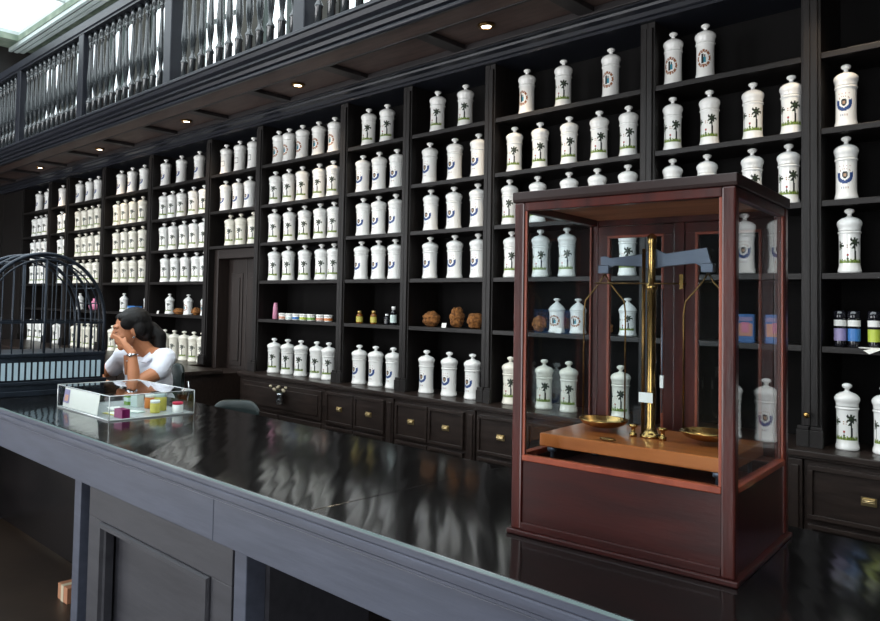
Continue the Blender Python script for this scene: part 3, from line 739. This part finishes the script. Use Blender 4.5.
# two framed rear doors
mid = -W / 2
MB().box(mid - .014, mid + .014, DP - .03, DP - .002, .192, HH - .047, M['mahog']).build('rear_mullion', case, .002)
for a, b in ((-W + T + .001, mid - .015), (mid + .015, -T - .001)):
    z0, z1, t = .194, HH - .049, .026
    y0, y1 = DP - .026, DP - .008
    mb = MB()
    mb.box(a, b, y0, y1, z1 - t, z1, M['mahog']).box(a, b, y0, y1, z0, z0 + t, M['mahog']).box(a, a + t, y0, y1, z0 + t, z1 - t, M['mahog']).box(b - t, b, y0, y1, z0 + t, z1 - t, M['mahog'])
    e = .007
    mb.box(a + t, b - t, y0 - .001, y1 - .006, z1 - t - e, z1 - t, M['orange']).box(a + t, b - t, y0 - .001, y1 - .006, z0 + t, z0 + t + e, M['orange'])
    mb.box(a + t, a + t + e, y0 - .001, y1 - .006, z0 + t + e, z1 - t - e, M['orange']).box(b - t - e, b - t, y0 - .001, y1 - .006, z0 + t + e, z1 - t - e, M['orange'])
    o = mb.build('rear_door', case, .001)
    MB().box(a + t, b - t, DP - .016, DP - .013, z0 + t, z1 - t, M['glass']).build('door_pane', o)

# the balance itself (stands on the case floor)
bs = empty('balance_scale', (-.583, 1.579, 1.147), 'antique brass balance with grey steel beam inside the glazed mahogany case', 'balance scale', rz=.09)
Z = -.147
MB().box(-W + .035, -.035, .075, .365, Z + .205, Z + .237, M['board']).build('baseboard', bs, .003)
for fx, fy in ((-W + .06, .095), (-.06, .095), (-W + .06, .345), (-.06, .345)):
    MB().lathe([(.011, .0), (.011, .006), (.005, .008), (.005, .044), (.011, .046), (.013, .058)], M['steel'], c=(fx, fy, 0), n=14).build('levelling_foot', bs)
cxx, cyy = -.252, .22
MB().lathe([(.026, .0), (.026, .006), (.018, .01), (.014, .02), (.0105, .03), (.0105, .36), (.014, .363), (.014, .372), (.009, .378), (.009, .472), (.011, .476), (.011, .494), (.004, .50)], M['brass'], c=(cxx, cyy, Z + .237), n=24).build('column', bs)
MB().tube([(cxx - .02, cyy, Z + .245), (cxx - .02, cyy, Z + .70)], .0045, M['brassdull'], 10).build('control_rod', bs)
MB().tube([(cxx + .026, cyy, Z + .30), (cxx + .026, cyy, Z + .60)], .0022, M['steel'], 8).box(cxx + .022, cxx + .030, cyy - .003, cyy + .003, Z + .36, Z + .39, M['paper']).build('pointer', bs)
for s in (-1, 1):
    MB().lathe([(.009, 0), (.009, .008), (.005, .01), (.005, .022), (.01, .024), (.01, .03)], M['brass'], c=(cxx + s * .036, cyy - .02, Z + .237), n=14).build('set_screw', bs)
bz = Z + .672
mb = MB()
out = [(-.138, -.012), (-.12, -.020), (-.10, -.012), (-.03, -.016), (0, -.022), (.03, -.016), (.10, -.010), (.118, -.022), (.138, -.018), (.126, .028), (.11, .026), (.03, .016), (0, .03), (-.03, .016), (-.11, .008), (-.126, .014), (-.138, .012)]
n = len(out); y0, y1 = cyy + .011, cyy + .019
vs = [(cxx + a, y0, bz + b) for a, b in out] + [(cxx + a, y1, bz + b) for a, b in out]
mb.add(vs, [tuple(range(n)), tuple(reversed(range(n, 2 * n)))] + [((k + 1) % n, k, k + n, (k + 1) % n + n) for k in range(n)], M['steel'])
mb.build('beam', bs, .0015)
MB().tube([(cxx - .145, cyy - .004, Z + .615), (cxx + .085, cyy - .004, Z + .613)], .002, M['brassdull'], 8).box(cxx + .07, cxx + .078, cyy - .01, cyy - .002, Z + .60, Z + .635, M['brass']).build('stay_rod', bs)
for s in (-1, 1):
    hx = cxx + s * .128
    st = MB().box(hx - .014, hx + .014, cyy + .005, cyy + .025, bz - .032, bz - .010, M['steel']).build('stirrup', bs, .002)
    L = MB()
    top = Vector((hx, cyy + .015, bz - .032))
    for t in (-1, 1):
        pts = [top, top + Vector((t * .012, 0, -.022)), top + Vector((t * .052, 0, -.07)), top + Vector((t * .056, 0, -.10)), Vector((hx + t * .056, cyy + .015, Z + .265))]
        L.tube(pts, .0022, M['brassdull'], 8)
    L.build('pan_bow', bs)
    MB().lathe([(.001, .0), (.035, .003), (.052, .010), (.060, .020), (.062, .021), (.061, .018), (.05, .007), (.03, .0)], M['brass'], c=(hx, cyy + .015, Z + .246), n=32, cap=False).build('pan', bs)
MB().box(-.017, .017, -.0165, -.015, -.012, .012, M['paper']).build('paper_tag', bs, loc=(cxx - .006, cyy - .003, Z + .335))
MB().ell((cxx - .055, .095, Z + .241), (.022, .008, .004), M['brassdull'], 12).build('nameplate', bs)

# ------------------------------------------------------------------ acrylic display box and contents
ax0, ax1, ay0, ay1, az = -3.82, -3.235, 1.497, 1.925, .108
ac = empty('acrylic_display_box', (ax0, ay0, 1.0), 'clear acrylic display box with medicines on the counter before the woman', 'display box')
w, d2 = ax1 - ax0, ay1 - ay0; t = .004
MB().box(0, w, 0, d2, 0, .005, M['acedge']).build('base', ac, .001)
MB().box(0, w, 0, t, .005, az, M['acryl']).build('front_pane', ac); MB().box(0, w, d2 - t, d2, .005, az, M['acryl']).build('rear_pane', ac)
MB().box(0, t, t, d2 - t, .005, az, M['acryl']).build('side_pane', ac); MB().box(w - t, w, t, d2 - t, .005, az, M['acryl']).build('side_pane', ac)
MB().box(0, w, 0, d2, az, az + t, M['acryl']).build('top_pane', ac)
e = MB(); s = .0022
for (X, Y) in ((0, 0), (w, 0), (0, d2), (w, d2)): e.tube([(X, Y, 0), (X, Y, az + t)], s, M['acedge'], 6)
for zz in (.005, az + t):
    e.tube([(0, 0, zz), (w, 0, zz), (w, d2, zz), (0, d2, zz)], s, M['acedge'], 6, closed=True)
e.build('edge_strip', ac)
Z1 = 1.006
def carton(x, y, a, b, h, m, lab, band=None, rz=0.1):
    o = empty('medicine_carton', (x, y, Z1), lab, 'carton', 'medicines in the acrylic box', rz)
    MB().box(-a, a, -b, b, 0, h, M[m]).build('box', o, .001)
    if band: MB().box(-a - .0006, a + .0006, -b - .0006, b + .0006, h * .35, h * .75, M[band]).build('printed_band', o)
carton(-3.66, 1.80, .018, .02, .05, 'cgrn', 'small green carton, leftmost at the back of acrylic box', 'cteal')
carton(-3.575, 1.80, .028, .02, .06, 'cteal', 'white and pale teal carton right of the green one', None)
carton(-3.24 - .04, 1.58, .034, .02, .04, 'cpurp', 'purple carton nearest the front corner of the acrylic box')
def potbox(x, y, r, h, m, cap, lab):
    o = empty('medicine_pot', (x, y, Z1), lab, 'pot', 'medicines in the acrylic box')
    MB().lathe([(r * .95, 0), (r, .003), (r, h * .75), (r * .9, h * .78)], M[m], n=20).build('pot', o)
    MB().lathe([(r * .98, h * .78), (r * .98, h), (r * .9, h * 1.01)], M[cap], n=20).build('lid', o)
potbox(-3.49, 1.83, .03, .07, 'corng', 'white', 'orange medicine pot with white lid in the acrylic box')
potbox(-3.39, 1.83, .03, .085, 'cyel', 'cteal', 'tall yellow medicine pot with pale lid in acrylic box')
potbox(-3.33, 1.77, .024, .06, 'cyel', 'white', 'short yellow medicine pot in front of the tall one')
potbox(-3.275, 1.86, .026, .05, 'white', 'cred', 'white medicine pot with red lid at the box right end')
for (xx, yy, m_, lab, rz) in ((-3.42, 1.70, 'cteal', 'pale flat leaflet lying in the middle of acrylic box', .4), (-3.40, 1.60, 'cyel', 'yellow-edged flat leaflet lying behind the purple carton', .1), (-3.56, 1.68, 'paper', 'white flat leaflet lying near the white brochure', -.2)):
    tag(MB().box(-.055, .055, -.03, .03, 0, .003, M[m_]).box(-.04, .04, -.02, .02, .003, .0034, M['paper']).build('leaflet', loc=(xx, yy, Z1), rotz=rz), lab, 'leaflet', 'leaflets in the acrylic box')
br = empty('brochure', (-3.60, 1.515, Z1), 'white brochure with pink and blue picture standing at box left', 'brochure')
MB().prism([(0, 0), (.012, .095), (.0135, .095), (.0015, 0)], -.20, .20, M['paper']).build('sheet', br)
MB().prism([(-.0008, .02), (.0088, .085), (.0094, .085), (-.0002, .02)], -.195, -.13, M['clilac']).prism([(-.0012, .03), (.0062, .065), (.0068, .065), (-.0006, .03)], -.18, -.14, M['corl']).build('picture', br)

# ------------------------------------------------------------------ wrought iron cage on the counter
cg = empty('iron_cage', (-4.33, 1.61, 1.0), 'arched black wrought iron cage standing on the counter at far left', 'iron cage')
hw = .345; zs_ = .42
def arch(x, rad, r, sq=1.0):
    pts = [(x, -rad, .10)] + [(x, -rad * cos(pi * k / 24), zs_ + rad * sin(pi * k / 24) * 1.08 * sq) for k in range(25)] + [(x, rad, .10)]
    return MB().tube(pts, r, M['iron'], 8)
for x_, rad, r_ in ((0, hw, .011), (0, hw - .03, .005), (-.18, hw, .009), (-.36, hw, .011), (-.36, hw - .03, .005)):
    arch(x_, rad, r_).build('arch', cg)
for x_ in (0, -.36):
    for k in range(1, 12):
        y = -hw + 2 * hw * k / 12
        zt = zs_ + math.sqrt(max(0, (hw - .03) ** 2 - y * y)) * 1.08
        MB().tube([(x_, y, .10), (x_, y, zt)], .0035 if k != 6 else .008, M['iron'], 6).build('bar', cg)
    MB().box(x_ - .004, x_ + .004, -hw, hw, .40, .412, M['iron']).build('cross_bar', cg)
mb = MB()
for k in range(13):
    a = pi * k / 12; mb.tube([(0, -hw * cos(a), zs_ + hw * sin(a) * 1.08), (-.36, -hw * cos(a), zs_ + hw * sin(a) * 1.08)], .004, M['iron'], 6)
mb.build('roof_bars', cg)
mb = MB().box(-.38, .02, -hw - .02, hw + .02, 0, .03, M['iron']).box(-.37, .012, -hw - .012, hw + .012, .03, .06, M['iron']).box(-.38, .018, -hw - .018, hw + .018, .06, .08, M['iron'])
mb.box(-.366, .006, -hw, hw, .08, .215, M['iron']).box(-.375, .014, -hw - .01, hw + .01, .215, .235, M['iron'])
mb.build('base', cg, .003)
for k in range(20):
    y = -hw + .03 + (2 * hw - .06) * k / 19
    MB().box(.006, .012, y - .0105, y + .0105, .09, .185, M['slat']).build('slat', cg, .001)
    
# ------------------------------------------------------------------ chairs
def chair(name, loc, rz, label, bh=.93, seat=.50, hwid=.15):
    r = empty(name, loc, label, 'chair', None, rz)
    MB().ell((0, 0, seat), (.22, .21, .035), M['greenpl'], 24).build('seat', r)
    # curved backrest behind (+y local)
    mb = MB(); N = 14; vs = []; fs = []
    prof = [(-.12, 0), (-.115, .018), (-.08, .026), (.06, .026), (.105, .018), (.115, 0), (.105, -.014), (.06, -.02), (-.08, -.02), (-.115, -.014)]
    for i in range(N + 1):
        a = -1 + 2 * i / N; w_ = hwid * a; yb = .20 - .05 * a * a; sc = (1 - abs(a) ** 6 * .45)
        for (zz, yy) in prof: vs.append((w_, yb + yy * sc, bh - .115 + zz * sc))
    K = len(prof)
    for i in range(N):
        for k in range(K): fs.append((i * K + k, i * K + (k + 1) % K, (i + 1) * K + (k + 1) % K, (i + 1) * K + k))
    fs.append(tuple(range(K))); fs.append(tuple(reversed(range(N * K, N * K + K))))
    mb.add(vs, fs, M['greenpl'], True); mb.build('backrest', r)
    for s in (-1, 1): MB().tube([(s * .12, .16, seat - .01), (s * .12, .235, bh - .2), (s * .12, .225, bh - .12)], .010, M['chrome'], 8).build('back_support', r)
    for sx in (-1, 1):
        for sy in (-1, 1):
            MB().tube([(sx * .15, sy * .14, seat - .02), (sx * .20, sy * .19, .0)], .011, M['chrome'], 8).build('leg', r)
chair('chair', (-3.56, 2.36, 0), .85, 'empty green-backed chair behind the counter', .975, .56, .135)
chair('chair', (-4.60, 2.40, 0), .2, 'dark green chair the woman sits on', 1.12, .58)

# ------------------------------------------------------------------ woman
def remesh(o, vox=.008, smooth=3):
    m = o.modifiers.new('remesh', 'REMESH'); m.mode = 'VOXEL'; m.voxel_size = vox; m.use_smooth_shade = True
    if smooth:
        s_ = o.modifiers.new('smooth', 'SMOOTH'); s_.iterations = smooth; s_.factor = .5
def limb(mb, pts, rs, m, n=14, flat=None):
    # tapered limb with rounded joints
    P = []; R = []
    for i in range(len(pts) - 1):
        a, b = Vector(pts[i]), Vector(pts[i + 1])
        for k in range(6):
            t = k / 6; P.append(a.lerp(b, t)); R.append(rs[i] + (rs[i + 1] - rs[i]) * t)
    P.append(Vector(pts[-1])); R.append(rs[-1])
    mb.tube(P, R, m, n, flat=flat)
    for p, r in zip(pts, rs): mb.ell(p, (r, r, r), m, 12)
wo = empty('person', (-4.40, 2.40, .0), 'woman in white short-sleeved shirt leaning her cheek on her hand', 'person')
OX, OY = -4.40, 2.40
def WP(mb, name):
    mb.v = [(v[0] - OX, v[1] - OY, v[2]) for v in mb.v]; return mb.build(name, wo)
sk_ = M['skin']
hc = Vector((-4.425, 2.17, 1.355)); HS = 1.10
# head frame: looks towards -x,-y and a little down
fdir = Vector((-.25, -.95, -.16)).normalized(); sx_ = fdir.cross(Vector((0, 0, 1))).normalized(); uz = sx_.cross(fdir).normalized()
# sx_ points to her own right; build the head in (s, f, u)
RM = Matrix((sx_, fdir, uz)).transposed()
def hp(s, f, u): return hc + RM @ (Vector((s, f, u)) * HS)
body = MB()
def hel(s, f, u, rs, rf, ru): body.ell(hp(s, f, u), (rs * HS, rf * HS, ru * HS), sk_, 20, RM)
hel(0, -.012, .030, .073, .090, .080)      # cranium
hel(0, .030, -.012, .062, .062, .080)      # face
hel(0, .046, -.070, .040, .038, .034)      # jaw
hel(0, .066, -.088, .020, .018, .018)      # chin
hel(.036, .052, -.028, .026, .028, .026); hel(-.036, .052, -.028, .026, .028, .026)   # cheeks
hel(0, .076, .030, .045, .016, .014)       # brow
limb(body, [hp(0, .086, .018), hp(0, .104, -.022)], [.008, .013], sk_, 10)             # nose
hel(.010, .094, -.027, .008, .009, .007); hel(-.010, .094, -.027, .008, .009, .007)
hel(0, .082, -.052, .020, .012, .007); hel(0, .080, -.062, .018, .012, .008)         # lips
for s in (-1, 1): hel(s * .071, -.004, -.004, .010, .018, .030)                     # ears
neck = Vector((-4.40, 2.275, 1.215))
limb(body, [hp(0, -.02, -.05), neck], [.048, .052], sk_)
shL, shR = Vector((-4.25, 2.32, 1.185)), Vector((-4.61, 2.21, 1.175))
ch = Vector((-4.42, 2.30, 1.03)); wa = Vector((-4.40, 2.34, .86)); hi = Vector((-4.38, 2.40, .68))
tr = Matrix.Rotation(.30, 3, 'Z')
body.ell((-4.42, 2.285, 1.10), (.165, .085, .10), sk_, 20, tr)
body.ell(ch, (.155, .095, .14), sk_, 20, tr); body.ell(wa, (.125, .09, .14), sk_, 20, tr); body.ell(hi, (.175, .125, .12), sk_, 20, tr)
limb(body, [neck, shL], [.045, .05], sk_); limb(body, [neck, shR], [.045, .05], sk_)
elL, wrL = Vector((-4.185, 2.085, 1.045)), Vector((-4.215, 2.082, 1.226))
limb(body, [shL, Vector((-4.20, 2.23, 1.10)), elL], [.052, .048, .036], sk_)
limb(body, [elL, elL.lerp(wrL, .4), wrL], [.036, .037, .025], sk_)
elR, wrR = Vector((-4.72, 2.10, 1.045)), Vector((-4.52, 2.045, 1.028))
limb(body, [shR, Vector((-4.68, 2.17, 1.10)), elR], [.05, .046, .036], sk_)
limb(body, [elR, elR.lerp(wrR, .4), wrR], [.035, .034, .023], sk_)
# hand on the cheek: palm and five bent fingers
def hand(w0, pdir, fd, across, thumb, L=1.0):
    pc = w0
    limb(body, [w0, w0 + pdir * .03 + across * .018, w0 + pdir * .075 + across * .028], [.022, .020, .015], sk_, 10)
    limb(body, [w0, w0 + pdir * .03 - across * .012, w0 + pdir * .075 - across * .028], [.022, .020, .014], sk_, 10)
    limb(body, [w0, w0 + pdir * .075], [.022, .016], sk_, 10)
    for i, (o, ln) in enumerate(((.036, .066), (.012, .076), (-.012, .070), (-.035, .056))):
        a = w0 + pdir * .075 + across * o; b = a + (pdir * .6 + fd * .5).normalized() * ln * .5; c = b + (pdir * .2 + fd).normalized() * ln * .5
        limb(body, [a, b, c], [.0095, .0088, .0075], sk_, 8)
    a = w0 + pdir * .02 + across * .026; b = a + (across * .8 + pdir * .7).normalized() * .035; c = b + thumb.normalized() * .03
    limb(body, [a, b, c], [.013, .011, .009], sk_, 8)
hand(wrL, Vector((-.60, -.44, .68)).normalized(), Vector((-.75, -.42, .22)).normalized(), Vector((-.25, -.35, .85)).normalized() * .85, Vector((-.5, .2, .8)))
hand(wrR, Vector((.96, -.15, -.02)).normalized(), Vector((.6, 0, -.4)).normalized(), Vector((-.15, -.95, 0)).normalized(), Vector((.9, -.3, 0)))
# legs
for s, kx in ((1, -4.32), (-1, -4.52)):
    hpnt = Vector((-4.38 + s * .09, 2.40 + s * .03, .70)); kn = Vector((kx - .02 + s * .02, 1.98, .67)); an = Vector((kx + s * .02, 2.05, .10))
    limb(body, [hpnt, kn], [.085, .058], sk_); limb(body, [kn, kn.lerp(an, .35), an], [.055, .052, .034], sk_)
    limb(body, [an, an + Vector((0, -.05, -.05)), an + Vector((-.01, -.16, -.065))], [.034, .032, .024], sk_)
bo = WP(body, 'body'); remesh(bo, .004, 1)
# face details
ey = MB()
for s in (-1, 1): ey.ell(hp(s * .030, .080, .006), (.012, .008, .006), M['skin'], 12, RM); ey.tube([hp(s * .018, .088, .003), hp(s * .030, .0895, .000), hp(s * .042, .083, .003)], [.0012, .002, .0012], M['hair'], 6)
WP(ey, 'closed_eyelids')
eb = MB()
for s in (-1, 1): eb.tube([hp(s * .016, .090, .024), hp(s * .032, .088, .029), hp(s * .048, .078, .024)], [.0022, .003, .0016], M['hair'], 6)
WP(eb, 'eyebrows')
lp = MB(); lp.ell(hp(0, .088, -.054), (.019, .008, .0045), M['lip'], 12, RM).ell(hp(0, .087, -.062), (.016, .008, .005), M['lip'], 12, RM)
WP(lp, 'lips')
# hair: cap swept back, side locks and a low tail
ha = MB()
def he(s, f, u, rs, rf, ru): ha.ell(hp(s, f, u), (rs * HS, rf * HS, ru * HS), M['hair'], 20, RM)
he(0, -.028, .048, .086, .094, .080); he(0, -.060, .0, .078, .066, .085)
he(.03, .022, .080, .046, .046, .024); he(-.03, .022, .080, .046, .046, .024)
he(.068, .020, .045, .018, .046, .040); he(-.068, .020, .045, .018, .046, .040)
he(.074, -.035, .0, .020, .035, .045); he(-.074, -.035, .0, .020, .035, .045)
limb(ha, [hp(0, -.115, -.01), hp(-.02, -.15, -.06), hp(-.03, -.14, -.14), hp(-.02, -.12, -.20)], [.045, .045, .036, .015], M['hair'])
ho = WP(ha, 'hair'); remesh(ho, .006, 3)
er = MB(); er.ell(hp(-.082, .004, -.038), (.006, .006, .006), M['silver'], 10); WP(er, 'earring')
# shirt
sh = MB(); cm = M['shirt']
sh.ell((-4.42, 2.285, 1.10), (.182, .103, .104), cm, 24, tr); sh.ell(ch, (.175, .118, .15), cm, 24, tr)
sh.ell(wa, (.150, .112, .16), cm, 24, tr); sh.ell((hi.x, hi.y, .78), (.185, .135, .10), cm, 24, tr)
limb(sh, [neck + Vector((0, .02, -.035)), shL], [.055, .066], cm); limb(sh, [neck + Vector((0, .02, -.035)), shR], [.055, .064], cm)
limb(sh, [shL, Vector((-4.205, 2.245, 1.115))], [.060, .062], cm); limb(sh, [shR, Vector((-4.665, 2.18, 1.105))], [.058, .060], cm)
so_ = WP(sh, 'shirt'); remesh(so_, .007, 3)
# collar, placket and name badge
fr = tr @ Vector((0, -1, 0)); rt = tr @ Vector((1, 0, 0))
cl = MB()
for s in (-1, 1):
    b0 = Vector((neck.x, neck.y, 1.235)) + fr * .02
    p = [b0 + rt * s * .055 + fr * (-.035) + Vector((0, 0, .01)), b0 + rt * s * .062 + fr * .02 + Vector((0, 0, -.02)), b0 + rt * s * .04 + fr * .085 + Vector((0, 0, -.075)), b0 + rt * s * .085 + fr * .07 + Vector((0, 0, -.08)), b0 + rt * s * .10 + fr * .01 + Vector((0, 0, -.035)), b0 + rt * s * .085 + fr * (-.04) + Vector((0, 0, -.02))]
    up_ = Vector((0, 0, .006)) + fr * .006
    vs = p + [q_ + up_ for q_ in p]; n = 6
    cl.add(vs, [tuple(range(n)), tuple(reversed(range(n, 2 * n)))] + [((k + 1) % n, k, k + n, (k + 1) % n + n) for k in range(n)], cm, True)
WP(cl, 'collar')
vn = MB(); b0 = Vector((-4.465, 2.195, 1.15)) + fr * .034
vn.add([b0 + rt * -.026 + Vector((0, 0, .045)), b0 + rt * .03 + Vector((0, 0, .045)), b0 + rt * .002 + fr * .012 + Vector((0, 0, -.075))] + [b0 + rt * -.026 + Vector((0, 0, .045)) - fr * .05, b0 + rt * .03 + Vector((0, 0, .045)) - fr * .05, b0 + rt * .002 - fr * .04 + Vector((0, 0, -.075))], [(0, 2, 1), (3, 4, 5), (0, 1, 4, 3), (1, 2, 5, 4), (2, 0, 3, 5)], sk_)
WP(vn, 'neckline')
bt = MB(); c0 = Vector((-4.47, 2.19, 1.03)) + fr * .0
bt.tube([c0 + rt * .01 + fr * .022, c0 + rt * .055 + fr * .016 + Vector((0, 0, -.012))], .004, M['shoe'], 6); WP(bt, 'name_badge')
wt_ = MB(); wd = (wrL - elL).normalized()
ax = wd.orthogonal().normalized(); ay = wd.cross(ax)
cpt = wrL - wd * .01
wt_.tube([cpt + (ax * cos(a) + ay * sin(a)) * .029 for a in [2 * pi * k / 20 for k in range(20)]], .006, M['silver'], 8, closed=True)
wt_.ell(cpt + Vector((.018, -.022, 0)), (.014, .014, .014), M['silver'], 10); WP(wt_, 'watch')
tz = MB(); tm_ = M['trouser']
tz.ell(hi, (.188, .138, .11), tm_, 20, tr)
for s, kx in ((1, -4.32), (-1, -4.52)):
    hpnt = Vector((-4.38 + s * .09, 2.40 + s * .03, .70)); kn = Vector((kx - .02 + s * .02, 1.98, .67)); an = Vector((kx + s * .02, 2.05, .10))
    limb(tz, [hpnt, kn], [.096, .070], tm_); limb(tz, [kn, an], [.068, .052], tm_)
remesh(WP(tz, 'trousers'), .009, 2)
sz = MB()
for s, kx in ((1, -4.32), (-1, -4.52)):
    an = Vector((kx + s * .02, 2.05, .05)); sz.ell(an + Vector((-.005, -.06, -.008)), (.042, .125, .042), M['shoe'], 14)
WP(sz, 'shoes')

# ------------------------------------------------------------------ daylight and world
wd_ = bpy.data.worlds.new('daylight'); S.world = wd_; wd_.use_nodes = True
bg = wd_.node_tree.nodes['Background']; bg.inputs['Color'].default_value = (.93, .97, 1.0, 1); bg.inputs['Strength'].default_value = 2.2
def area(x0, x1, z0, z1, y, e, col=(.97, .98, 1.0)):
    L = bpy.data.lights.new('doorway_daylight', 'AREA'); L.shape = 'RECTANGLE'; L.size = x1 - x0; L.size_y = z1 - z0; L.energy = e; L.color = col
    o = bpy.data.objects.new('doorway_daylight', L); COL.objects.link(o); o.location = ((x0 + x1) / 2, y, (z0 + z1) / 2)
    o.rotation_euler = (radians(90), 0, 0); return o
for a, b in doors: area(a, b, .1, 3.4, -2.58, 70)
L = bpy.data.lights.new('skylight_daylight', 'AREA'); L.shape = 'RECTANGLE'; L.size = 12.4; L.size_y = 4.9; L.energy = 230; L.color = (.93, .97, 1)
o = bpy.data.objects.new('skylight_daylight', L); COL.objects.link(o); o.location = (-4.3, .92, 5.25)

# ------------------------------------------------------------------ camera
cam = bpy.data.cameras.new('camera'); co_ = bpy.data.objects.new('camera', cam); COL.objects.link(co_)
FW = Vector((-0.71852982, 0.69443998, 0.03831466)); RT = Vector((0.69536962, 0.71835893, 0.02053142)); UP = Vector((0.01326584, -0.04139529, 0.99905478))
mx = Matrix((RT, UP, -FW)).transposed().to_4x4(); mx.translation = Vector((0, 0, 1.55))
co_.matrix_world = mx
cam.sensor_width = 36; cam.lens = 749.971 / 880 * 36
cam.shift_x = 65.3175 / 880; cam.shift_y = -35.56 / 880
cam.clip_start = .05
S.camera = co_
S.view_settings.view_transform = 'Standard'; S.view_settings.look = 'None'; S.view_settings.gamma = 1
S.view_settings.exposure = 0.45
